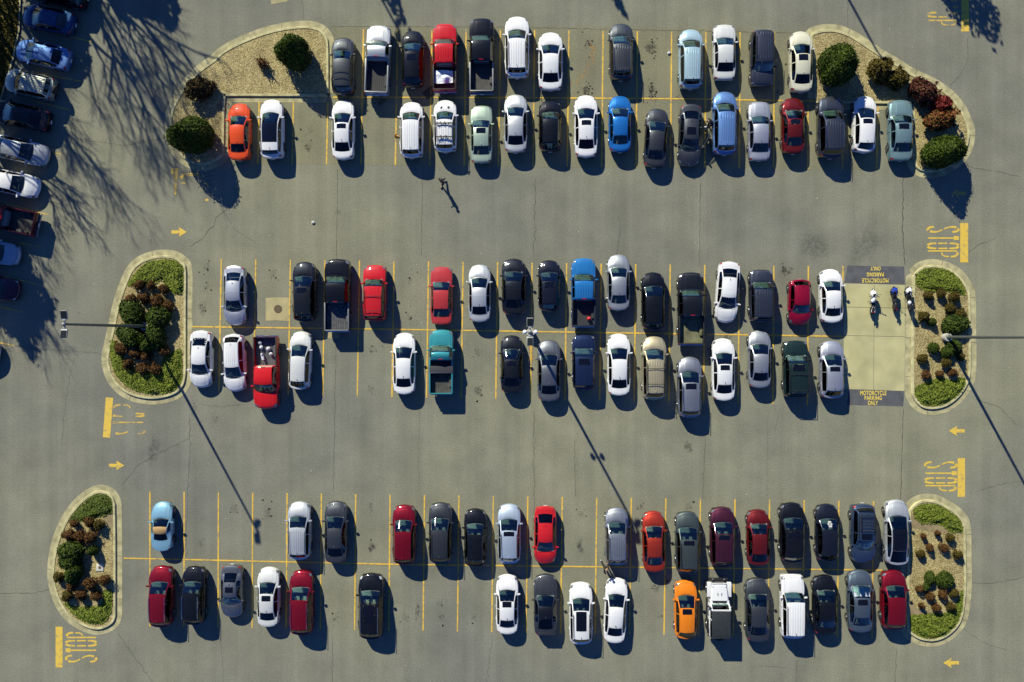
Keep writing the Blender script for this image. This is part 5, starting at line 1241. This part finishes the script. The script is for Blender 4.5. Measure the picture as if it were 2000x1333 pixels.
low(zoomed((1450,950), 3.48, [(1420,350,29),(1217,462,31),(1467,468,34),(1445,732,33),(1422,820,32)]), 'olive', ['olive shrub third from the left in the top row, lower right island','olive shrub at the left end of the second row, lower right island','olive shrub leaning over the right kerb, lower right island','olive shrub at the right kerb level with the dark green bush, lower right island','olive shrub rightmost of the lowest three, lower right island'], 'olive shrubs of the lower right island', .85)
low(zoomed((1450,950), 3.48, [(1380,640,56,56),(1280,625,46,34),(1255,690,22,34)]), 'green', ['larger right half of the dark green bush, lower right island','smaller left half of the dark green bush, lower right island','low sprig under the dark green bush, lower right island'], 'dark green bushes of the lower right island', .8)
# creeping ground cover: nobody could count its shoots
def ground_cover(px, kind, dens=260, h=.34, size=.075):
    pts = [v.xy for v in chain([W(*p) for p in px], 5)]
    xs = np.array([[p.x, p.y] for p in pts]); mn, mx = xs.min(0), xs.max(0); area = (mx-mn).prod()
    q = rng.uniform(mn, mx, (int(area*dens), 2)); ins = np.zeros(len(q), bool); ed = np.full(len(q), 9.0)
    for i in range(len(xs)):
        a, b = xs[i], xs[i-1]; c = ((a[1] > q[:, 1]) != (b[1] > q[:, 1])) & (q[:, 0] < (b[0]-a[0])*(q[:, 1]-a[1])/(b[1]-a[1]+1e-12)+a[0]); ins ^= c
        d = b-a; t = np.clip(((q-a) @ d)/(d @ d+1e-12), 0, 1); ed = np.minimum(ed, np.hypot(*(q-a-t[:, None]*d).T))
    q, ed = q[ins | (ed < .07)], ed[ins | (ed < .07)]
    hh = h*np.clip(ed/.35, .25, 1)*(.72+.28*np.sin(q[:, 0]*4.1+np.sin(q[:, 1]*3.3)*2)*np.cos(q[:, 1]*3.7))
    P3 = np.stack([q[:, 0], q[:, 1], .11+hh*(1-.5*rng.random(len(q))**3)], 1); nn = np.tile([0, 0, 1.], (len(q), 1))
    v, f = leaf_cloud(P3, nn, size, .72)
    tag(link_mesh('ground_cover', v, f, LEAF[kind]), kind='stuff')
    tag(poly_fill('ground_cover_litter', pts, .13, mat('humus', (.05, .07, .014), .95)), kind='stuff')
Z = lambda o, f, pts: [(o[0]+x/f, o[1]+y/f) for x, y in pts]
ground_cover(Z((200,490), 4.444, [(228,295),(262,245),(300,190),(400,112),(520,80),(620,85),(690,130),(708,190),(708,330),(690,370),(640,378),(590,345),(555,290),(520,250),(480,270),(430,290),(350,290),(270,300)]), 'mat')
ground_cover(Z((200,490), 4.444, [(80,785),(130,800),(180,900),(240,1000),(330,1040),(500,1040),(540,940),(600,900),(688,870),(692,1110),(640,1195),(560,1230),(440,1240),(320,1215),(220,1165),(140,1090),(95,980),(76,880)]), 'mat')
ground_cover(Z((1500,400), 3.078, [(882,465),(892,428),(930,393),(1000,384),(1070,397),(1130,437),(1172,500),(1178,545),(1120,530),(1050,520),(950,515),(900,490)]), 'mat')
ground_cover(Z((1500,400), 3.078, [(878,1110),(900,1090),(960,1065),(1040,1045),(1110,1060),(1168,1040),(1178,1060),(1163,1110),(1110,1162),(1050,1192),(970,1209),(920,1192),(885,1150)]), 'mat')
ground_cover(Z((90,940), 4.444, [(215,335),(262,270),(332,192),(420,128),(490,111),(548,132),(578,182),(582,265),(530,290),(440,310),(340,340),(260,340)]), 'matdark')
ground_cover(Z((90,940), 4.444, [(168,1045),(260,1095),(380,1085),(450,1090),(510,1040),(500,960),(560,945),(578,960),(574,1090),(543,1177),(480,1230),(400,1230),(312,1196),(222,1118)]), 'mat')
ground_cover(Z((1450,950), 3.48, [(1157,180),(1190,137),(1250,117),(1320,127),(1400,172),(1458,217),(1487,270),(1487,310),(1430,310),(1390,290),(1340,255),(1250,245),(1210,250)]), 'mat')
ground_cover(Z((1450,950), 3.48, [(1142,880),(1200,875),(1280,865),(1350,865),(1420,840),(1470,760),(1488,705),(1492,760),(1472,870),(1433,948),(1370,1002),(1290,1027),(1210,1019),(1160,983),(1140,940)]), 'mat')
def soil(px): tag(poly_fill('bare_soil', [v.xy for v in chain([W(*p) for p in px], 4)], .116, mat('bare_soil', (.24, .19, .10), .95, noise=.25, nscale=2.5)), kind='structure')
soil(Z((1450,950), 3.48, [(1145,200),(1200,240),(1260,245),(1340,262),(1390,300),(1330,318),(1240,300),(1170,285),(1140,270)]))
soil(Z((1450,950), 3.48, [(1140,800),(1210,845),(1280,850),(1290,870),(1200,878),(1140,880)]))
soil(Z((90,940), 4.444, [(515,305),(582,285),(583,400),(530,370)]))
# grass bank at the top left corner
GX = [(-140,-120),(45,-120),(40,0),(38,60),(28,110),(10,170),(-2,215),(-25,310),(-60,480),(-90,640),(-160,640)]
tag(poly_fill('grass_bank', [W2(*p) for p in GX], .10, mat('dry_lawn', (.085, .075, .018), .95, noise=.5, nscale=2.2, bump=.4)), kind='structure')
b = MB(); ribbon(b, [W2(45,-120), W2(40,0), W2(38,60), W2(28,110), W2(10,170), W2(-2,215), W2(-25,310), W2(-60,480), W2(-90,640)], .16, .14); tag(b.build('kerb', M_KERB), kind='structure')
q = rng.uniform([-20, -10], [42, 215], (9000, 2)); q = q[q[:, 0] < np.interp(q[:, 1], [-10, 60, 110, 170, 215], [39, 37, 26, 8, -4])]
P3 = np.array([[*W2(*p), .13+.07*random.random()] for p in q]); v, f = leaf_cloud(P3, np.tile([0, 0, 1.], (len(q), 1)), .09, .3)
tag(link_mesh('grass', v, f, LEAF['grass']), kind='stuff')

# ------------------------------------------------------------------ trees beyond the frame whose shadows fall into it
def bare_tree(px, py, h, label, seed, spread=.55, levels=6, twig=.013):
    rnd = random.Random(seed); c = W(px, py); root = empty('bare_tree', (c.x, c.y, 0)); tag(root, label, 'tree', 'trees around the car park')
    tb, cb = MB(), MB()
    def grow(p, d, ln, r_, lv):
        pts = [p]; dd = d.copy()
        for _ in range(3):
            dd = (dd+Vector((rnd.gauss(0, .09), rnd.gauss(0, .09), rnd.gauss(.02, .05)))).normalized(); pts.append(pts[-1]+dd*ln/3)
        r_ = max(r_, twig); (tb if lv < 2 else cb).tube(pts, [r_, r_*.88, r_*.76, r_*.62], 6 if lv < 2 else (4 if lv < 5 else 3), False)
        if lv >= levels: return
        for k in range(3 if lv else 4):
            a = rnd.random()*2*math.pi; t = Vector((math.cos(a), math.sin(a), rnd.uniform(.1, .9)))
            nd = (dd*(1-spread*.5)+t*spread*rnd.uniform(.7, 1.2)).normalized()
            grow(pts[rnd.choice((2, 3, 3))], nd, ln*rnd.uniform(.60, .80), r_*rnd.uniform(.50, .68), lv+1)
    grow(Vector((0, 0, 0)), Vector((0, 0, 1)), h*.34, h*.021, 0)
    tb.build('trunk', M_WOOD, root, True); cb.build('crown', M_WOOD, root)
def leafy_tree(px, py, h, r_, label, kind='conifer', n=5200, shape='dome', size=.22, base=.25, gap=.3):
    c = W(px, py); root = empty('leafy_tree', (c.x, c.y, 0)); tag(root, label, 'tree', 'trees around the car park')
    me = crown_mesh('crown', r_, r_, h*(1-base), n, size, LEAF[kind], shape, 16, gap); share('crown', me, root, (0, 0, h*base))
    b = MB(); b.tube([(0, 0, 0), (.1, .05, h*.4), (0, 0, h*.8)], [h*.022, h*.016, h*.006], 8)
    for i in range(7):
        a = i*2.4; z = h*(.3+.07*i); b.tube([(0, 0, z), (r_*.5*math.cos(a), r_*.5*math.sin(a), z+.1*h)], [h*.008, h*.003], 5)
    b.build('trunk', M_WOOD, root, True)
bare_tree(48, -222, 16.5, 'tall bare tree beyond the top edge whose branch shadows cross the left lane', 3, .57)
bare_tree(20, -250, 15.5, 'second bare tree beyond the top edge, left of the tall one', 23, .6)
bare_tree(-75, -75, 15.5, 'bare tree on the grass bank beyond the left edge', 11, .62)
bare_tree(-100, 115, 16.0, 'bare tree beyond the left edge beside the shaded sedans', 5, .6)
bare_tree(-120, -190, 14.0, 'bare tree at the far corner of the grass bank', 31, .62)
leafy_tree(150, -250, 11.4, 2.8, 'evergreen tree beyond the top edge shading the upper left lane', n=5200, gap=.12)
leafy_tree(-110, 345, 11.6, 3.3, 'evergreen tree beyond the left edge shading the lowest slanted cars', n=7000, gap=.14)
leafy_tree(-75, 328, 8.6, 2.1, 'smaller evergreen beyond the left edge above another evergreen', n=3600, gap=.14)
leafy_tree(10, -122, 8.6, 2.1, 'evergreen beyond the top left corner shading the deep blue sedan', n=3600, gap=.12, base=.42)
leafy_tree(-45, 66, 7.8, 1.7, 'evergreen beyond the left edge shading the black car', n=3000, gap=.14, base=.48)
leafy_tree(612, -285, 9.8, 1.9, 'slim evergreen beyond the top edge near the silver pickup', n=2600, shape='cone', gap=.15)
leafy_tree(1040, -300, 9.2, 1.6, 'slim evergreen beyond the top edge near the middle of the lot', n=2200, shape='cone', gap=.15)
leafy_tree(1752, -235, 9.2, 2.1, 'loose evergreen beyond the top edge shading the upper right STOP', n=3000, gap=.10)

# ------------------------------------------------------------------ covers and grates
b = MB(); b.lathe([(.33, 0), (.33, .014), (.29, .014), (.29, .008), (.26, .008), (.26, .014), (.16, .014), (.16, .008), (.13, .008), (.13, .014), (.01, .014)], n=28)
for i in range(12): a = i*math.pi/6; b.box((.21*math.cos(a), .21*math.sin(a), .016), (.07, .03, .01), (0, 0, a))
o = thing_at(b, 'manhole_cover', mat('cast_iron_rust', (.13, .10, .055), .7, .3), 543, 604, .008, 'round rusty manhole cover in the tan concrete slab', 'manhole cover')
root = empty('drain_grate', W(839, 181, .0), R(38)); tag(root, 'dark drain grate on the asphalt behind the red pickup of the top row', 'drain grate')
b = MB()
for x in (-.45, .45): b.box((x, 0, .03), (.05, .62, .06))
for y in (-.30, .30): b.box((0, y, .03), (.85, .05, .06))
b.build('frame', mat('iron_dark', (.02, .02, .02), .7), root)
b = MB()
for i in range(8): b.box((-.35+.1*i, 0, .02), (.045, .55, .03))
b.build('bars', MATS['iron_dark'], root)
root = empty('valve_box', W(195.5, 1108.5, .11)); tag(root, 'square white valve box with a brown round lid in the lower left island', 'valve box')
b = MB(); b.box((0, 0, .03), (.58, .58, .06), bev=.015); b.build('collar', mat('collar_white', (.55, .54, .48), .8), root, True)
b = MB(); b.lathe([(.12, 0), (.12, .075), (.01, .08)], n=16); b.build('lid', MATS['cast_iron_rust'], root)
b = MB(); b.lathe([(.17, 0), (.15, .03), (.06, .04), (.045, .3), (.03, .32)], n=14); o = thing_at(b, 'traffic_cone', mat('cone_orange', (.7, .28, .03), .6), 772.5, 265, .03, 'small orange cone lying beside the white ribbed roof SUV', 'cone'); o.rotation_euler = (R(80), 0, R(70))

# ------------------------------------------------------------------ motorcycles
def motorcycle(px, py, rz, fair, seatc, label, steer, tail=None, box=False):
    c = W(px, py); root = empty('motorcycle', (c.x, c.y, 0), rz); tag(root, label, 'motorcycle', 'motorcycles in the motorcycle bay'); root.rotation_euler = (0, R(-9), rz)
    def wheel(y, w, sx=0):
        b = MB(); n = 22
        for k in range(1): b.lathe([(.20, -w/2), (.28, -w/2), (.305, -w*.25), (.31, 0), (.305, w*.25), (.28, w/2), (.20, w/2)], (0, 0, 0), n, 'x')
        o = b.build('wheel', M_TYRE, root, True); o.location = (sx, y, .31)
        r = MB(); r.lathe([(.21, -.03), (.20, .03)], (0, 0, 0), n, 'x')
        for i in range(5): a = i*2*math.pi/5; r.box((0, math.sin(a)*.1, math.cos(a)*.1), (.04, .035, .2), (-a, 0, 0))
        r.build('rim', M_RIM, o); d = MB(); d.lathe([(.14, .06), (.14, .07), (.06, .07)], (0, 0, 0), 16, 'x'); d.build('brake_disc', M_CHROME, o); return o
    fw = wheel(.70, .12, .0); fw.rotation_euler = (0, 0, R(steer)); wheel(-.70, .17)
    b = MB(); b.ball((0, .18, .78), (.17, .29, .16), 16, 10); b.build('tank', paint('white') if fair == 'white' and not box else paint('black'), root, True)
    b = MB(); b.box((0, .05, .48), (.30, .5, .36), bev=.06); b.tube([(0, .55, .9), (0, .1, .72), (0, -.45, .62), (0, -.7, .31)], .045, 7); b.build('engine', mat('engine_dark', (.03, .03, .032), .4, .5), root, True)
    b = MB(); b.ball((0, -.22, .80), (.155, .26, .07), 14, 8); b.ball((0, -.58, .88), (.12, .26, .06), 14, 8); b.build('seat', mat('seat_vinyl', (.012, .012, .013), .5), root, True)
    q = Euler((0, 0, R(steer))).to_matrix(); pv = Vector((0, .48, 0))
    def st(v): return pv+q @ (Vector(v)-pv)
    b = MB()
    for sx in (-.09, .09): b.tube([st((sx, .70, .31)), st((sx, .48, .92))], .03, 7)
    b.build('fork', M_STEEL, root, True)
    b = MB(); b.tube([st((-.37, .34, .98)), st((-.26, .42, .98)), st((0, .48, .95)), st((.26, .42, .98)), st((.37, .34, .98))], .02, 6)
    for sx in (-1, 1): b.tube([st((sx*.37, .34, .98)), st((sx*.27, .40, .98))], .03, 7)
    b.build('handlebar', M_TRIM, root, True)
    b = MB(); vs = []; NU, NV = 9, 6
    for i in range(NU):
        for j in range(NV):
            u = -1+2*i/(NU-1); v = j/(NV-1); w = .10+.17*math.sin(math.pi*(.12+.75*v))
            vs.append(st((u*w, .92-.42*v-.22*u*u*(.5+v*.5), .62+.44*v-.10*u*u)))
    b.add(vs, [(i*NV+j, (i+1)*NV+j, (i+1)*NV+j+1, i*NV+j+1) for i in range(NU-1) for j in range(NV-1)])
    fo = b.build('front_fairing', paint(fair), root, True, 60); md = fo.modifiers.new('thickness', 'SOLIDIFY'); md.thickness = .02
    b = MB(); b.ball(st((0, .90, .70)), (.09, .05, .06), 10, 6); b.build('headlight', M_HEAD, root, True)
    b = MB(); b.box(st((0, .52, 1.08)), (.22, .02, .16), Euler((R(-35), 0, R(steer))).to_matrix()); b.build('windscreen', M_GLASSD, root)
    for sx in (-1, 1):
        b = MB(); b.tube([st((sx*.14, .60, 1.0)), st((sx*.36, .52, 1.12))], .012, 5); b.box(st((sx*.42, .52, 1.13)), (.14, .03, .08), q, .012); b.build('mirror', M_TRIM, root, True)
        b = MB(); b.box((sx*.10, -.66, .84), (.05, .42, .10), (R(12), 0, R(sx*10)), bev=.02); b.build('tail_panel', paint(tail or fair), root, True)
    b = MB(); b.box((0, -.86, .90), (.14, .06, .06), bev=.02); b.build('taillight', M_TAIL, root, True)
    b = MB(); b.tube([(.12, .1, .3), (.17, -.3, .32), (.2, -.75, .5)], [.03, .05, .06], 9); b.build('exhaust', M_CHROME, root, True)
    b = MB(); b.box((0, -.72, .64), (.16, .4, .03), bev=.01); b.box((0, .72, .64), (.12, .36, .03), bev=.01); b.build('mudguard', M_TRIM, root, True)
    b = MB(); b.tube([(-.1, .0, .3), (-.30, .06, .02)], .015, 5); b.build('side_stand', M_STEEL, root)
    if box: b = MB(); b.box((.0, -.66, 1.06), (.38, .34, .30), bev=.06); b.build('top_box', mat('box_black', (.02, .02, .022), .3), root, True)
    return root
M_HELM = mat('helmet_white', (.78, .78, .78), .15, coat=1.0)
motorcycle(1701.5, 590, R(-3), 'white', 'black', 'white sport motorcycle standing leftmost in the bay', 0)
motorcycle(1743, 584, R(6), 'motoblue', 'black', 'black and blue motorcycle standing between the two white ones', -34, tail='plum')
motorcycle(1771.5, 584, R(10), 'white', 'black', 'white and black motorcycle with a black top box beside the island kerb', -38, box=True)
for px, py, z, lab in ((1703,588,.84,'white helmet resting on the leftmost motorcycle'),(1775,592,.86,'white helmet resting before the black top box of the right motorcycle')):
    root = empty('helmet', W(px, py, z)); tag(root, lab, 'helmet', 'white helmets left on the motorcycles')
    b = MB(); b.ball((0, 0, .13), (.145, .17, .14), 18, 12); b.build('shell', M_HELM, root, True)
    b = MB(); b.ball((0, .035, .12), (.125, .142, .06), 16, 8); b.build('visor', M_ROOFGL, root, True)

# ------------------------------------------------------------------ people
def skinned(name, verts, edges, rad, m, parent, root_i=0, sub=1):
    me = bpy.data.meshes.new(name); me.from_pydata([tuple(v) for v in verts], edges, []); o = bpy.data.objects.new(name, me); COL.objects.link(o)
    md = o.modifiers.new('skin', 'SKIN'); md.use_smooth_shade = True; md.branch_smoothing = .4
    for i, r_ in enumerate(rad):
        me.skin_vertices[0].data[i].radius = (r_, r_); me.skin_vertices[0].data[i].use_root = (i == root_i)
    sd = o.modifiers.new('subdivision', 'SUBSURF'); sd.levels = sub; sd.render_levels = sub
    me.materials.append(m)
    if parent: o.parent = parent
    return o
M_SKIN = mat('skin', (.48, .28, .19), .5)
def person(px, py, heading, label, jacket, trousers, hair, legs=(.35, -.3), arms=((.35, .3), (-.3, .5)), lean=0.0, shoes=(.02, .02, .02), hold=None, bald=False):
    c = W(px, py); root = empty('person', (c.x, c.y, 0), heading); tag(root, label, 'person', 'people in the car park')
    hip = Vector((0, 0, .93)); drop = .0 if lean < .4 else .04; hip.z -= drop
    T = Matrix.Rotation(-lean, 4, 'X')
    def up(v): return hip+(T @ (Vector(v)-Vector((0, 0, .93))))
    vs, rd, ed = [], [], []
    def add(v, r_, p=None):
        vs.append(Vector(v)); rd.append(r_)
        if p is not None: ed.append((p, len(vs)-1))
        return len(vs)-1
    pel = add(hip, .135); sp = add(up((0, .01, 1.14)), .125, pel); ch = add(up((0, 0, 1.36)), .145, sp); nk = add(up((0, .0, 1.49)), .06, ch)
    hb = add(up((0, .025, 1.56)), .072, nk); hm = add(up((0, .03, 1.64)), .092, hb); ht = add(up((0, .015, 1.72)), .06, hm)
    nose = add(up((0, .135, 1.62)), .016, hm)
    jv, jr, je = [hip+Vector((0, 0, .04)), vs[sp].copy(), vs[ch].copy(), up((0, 0, 1.45))], [.15, .158, .19, .10], [(0, 1), (1, 2), (2, 3)]
    tv, tr, te = [hip+Vector((0, 0, .12)), hip+Vector((0, 0, .02))], [.135, .14], [(0, 1)]
    for i, sx in enumerate((-1, 1)):
        a = legs[i]; k = Vector((sx*.10, math.sin(a)*.43, hip.z-.03-math.cos(a)*.42)); b2 = a-(.35 if a < 0 else .05)
        an = k+Vector((0, math.sin(b2)*.40, -math.cos(b2)*.40)); an.z = max(an.z, .075)
        h_ = add(hip+Vector((sx*.10, 0, -.13)), .085, pel); kn = add(k, .062, h_); ak = add(an, .042, kn)
        m0 = len(tv); tv += [hip+Vector((sx*.10, 0, -.13)), k, an+Vector((0, 0, .03))]; tr += [.122, .088, .07]; te += [(1, m0), (m0, m0+1), (m0+1, m0+2)]
        s_ = MB(); s_.box((an.x, an.y+.07, max(an.z-.035, .045)), (.095, .27, .09), (R(-20) if a < -.2 else 0, 0, 0), bev=.035); s_.build('shoe', mat('shoe_%02d' % int(shoes[0]*100), shoes, .6), root, True)
        f_, bd = arms[i]; sh = up((sx*.19, 0, 1.40)); el = sh+T.to_3x3() @ Vector((sx*.06, math.sin(f_)*.29, -math.cos(f_)*.29)); g = f_+bd
        wr = el+T.to_3x3() @ Vector((0, math.sin(g)*.25, -math.cos(g)*.25)); dr = (wr-el).normalized(); pm = wr+dr*.075
        s0 = add(sh, .066, ch); e0 = add(el, .045, s0); w0 = add(wr, .028, e0); p0 = add(pm, .034, w0)
        sdv = Vector((0, 1, 0)) if abs(dr.y) < .8 else Vector((0, 0, 1))
        for q, ln in ((-.033, .066), (-.011, .078), (.011, .074), (.033, .058)):
            b0 = pm+sdv*q+dr*.035; f1 = add(b0, .011, p0); f2 = add(b0+dr*ln*.55+Vector((-sx*.008, 0, 0)), .0095, f1); add(b0+dr*ln+Vector((-sx*.024, 0, 0)), .008, f2)
        t1 = add(pm+Vector((-sx*.028, .018, 0))-dr*.02, .012, p0); add(pm+Vector((-sx*.05, .032, 0))+dr*.025, .010, t1)
        m0 = len(jv); jv += [sh, el, wr-dr*.01]; jr += [.10, .075, .055]; je += [(2, m0), (m0, m0+1), (m0+1, m0+2)]
        if hold and hold[0] == i: hold[1](pm)
    skinned('person_body', vs, ed, rd, M_SKIN, root, 0, 2)
    skinned('jacket', jv, je, jr, mat('cloth_'+jacket[0], jacket[1], .85, noise=.2, nscale=10), root, 1, 2)
    skinned('trousers', tv, te, tr, mat('cloth_'+trousers[0], trousers[1], .85, noise=.2, nscale=10), root, 0, 2)
    hc = up((0, -.005, 1.665)); b = MB(); b.ball(hc, (.098, .118, .092), 16, 10, .05, (-lean, 0, 0)); b.build('hair', mat('hair_'+hair[0], hair[1], .5), root, True)
    for sx in (-.034, .034):
        b = MB(); b.ball(up((sx, .108, 1.645)), .011, 8, 6); b.build('eye', M_TRIM, root); b = MB(); b.ball(up((sx*2.75, .02, 1.63)), (.014, .028, .034), 8, 6); b.build('ear', M_SKIN, root, True)
    b = MB(); b.box(up((0, .118, 1.585)), (.05, .012, .012), (-lean, 0, 0), bev=.004); b.build('mouth', mat('lips', (.3, .08, .07), .5), root)
    return root
person(865.5, 359, R(143), 'person in a dark maroon jacket walking across the upper lane', ('maroon', (.035, .016, .02)), ('indigo', (.02, .024, .035)), ('brown', (.03, .014, .008)), (.30, -.32), ((.25, 1.1), (-.25, .35)))
person(1181.5, 1103, R(-150), 'person in dark clothes walking behind the silver grey SUV', ('dark', (.018, .014, .014)), ('black', (.012, .012, .013)), ('fair', (.30, .17, .08)), (.42, -.48), ((-.5, .4), (.6, .9)), shoes=(.5, .5, .5))
person(1387, 246, R(84), 'person in a black jacket bending beside the open door of the grey sedan', ('black', (.012, .012, .014)), ('navy', (.014, .018, .028)), ('blond', (.35, .22, .12)), (.12, -.10), ((.7, .4), (.9, .3)), lean=.85)
b = MB(); b.ball((0, 0, .15), (.13, .09, .15), 10, 8, .3); thing_at(b, 'plastic_bag', M_BAG, 1377.5, 250, .55, 'small white bag held by the bending person at the open car door', 'bag')
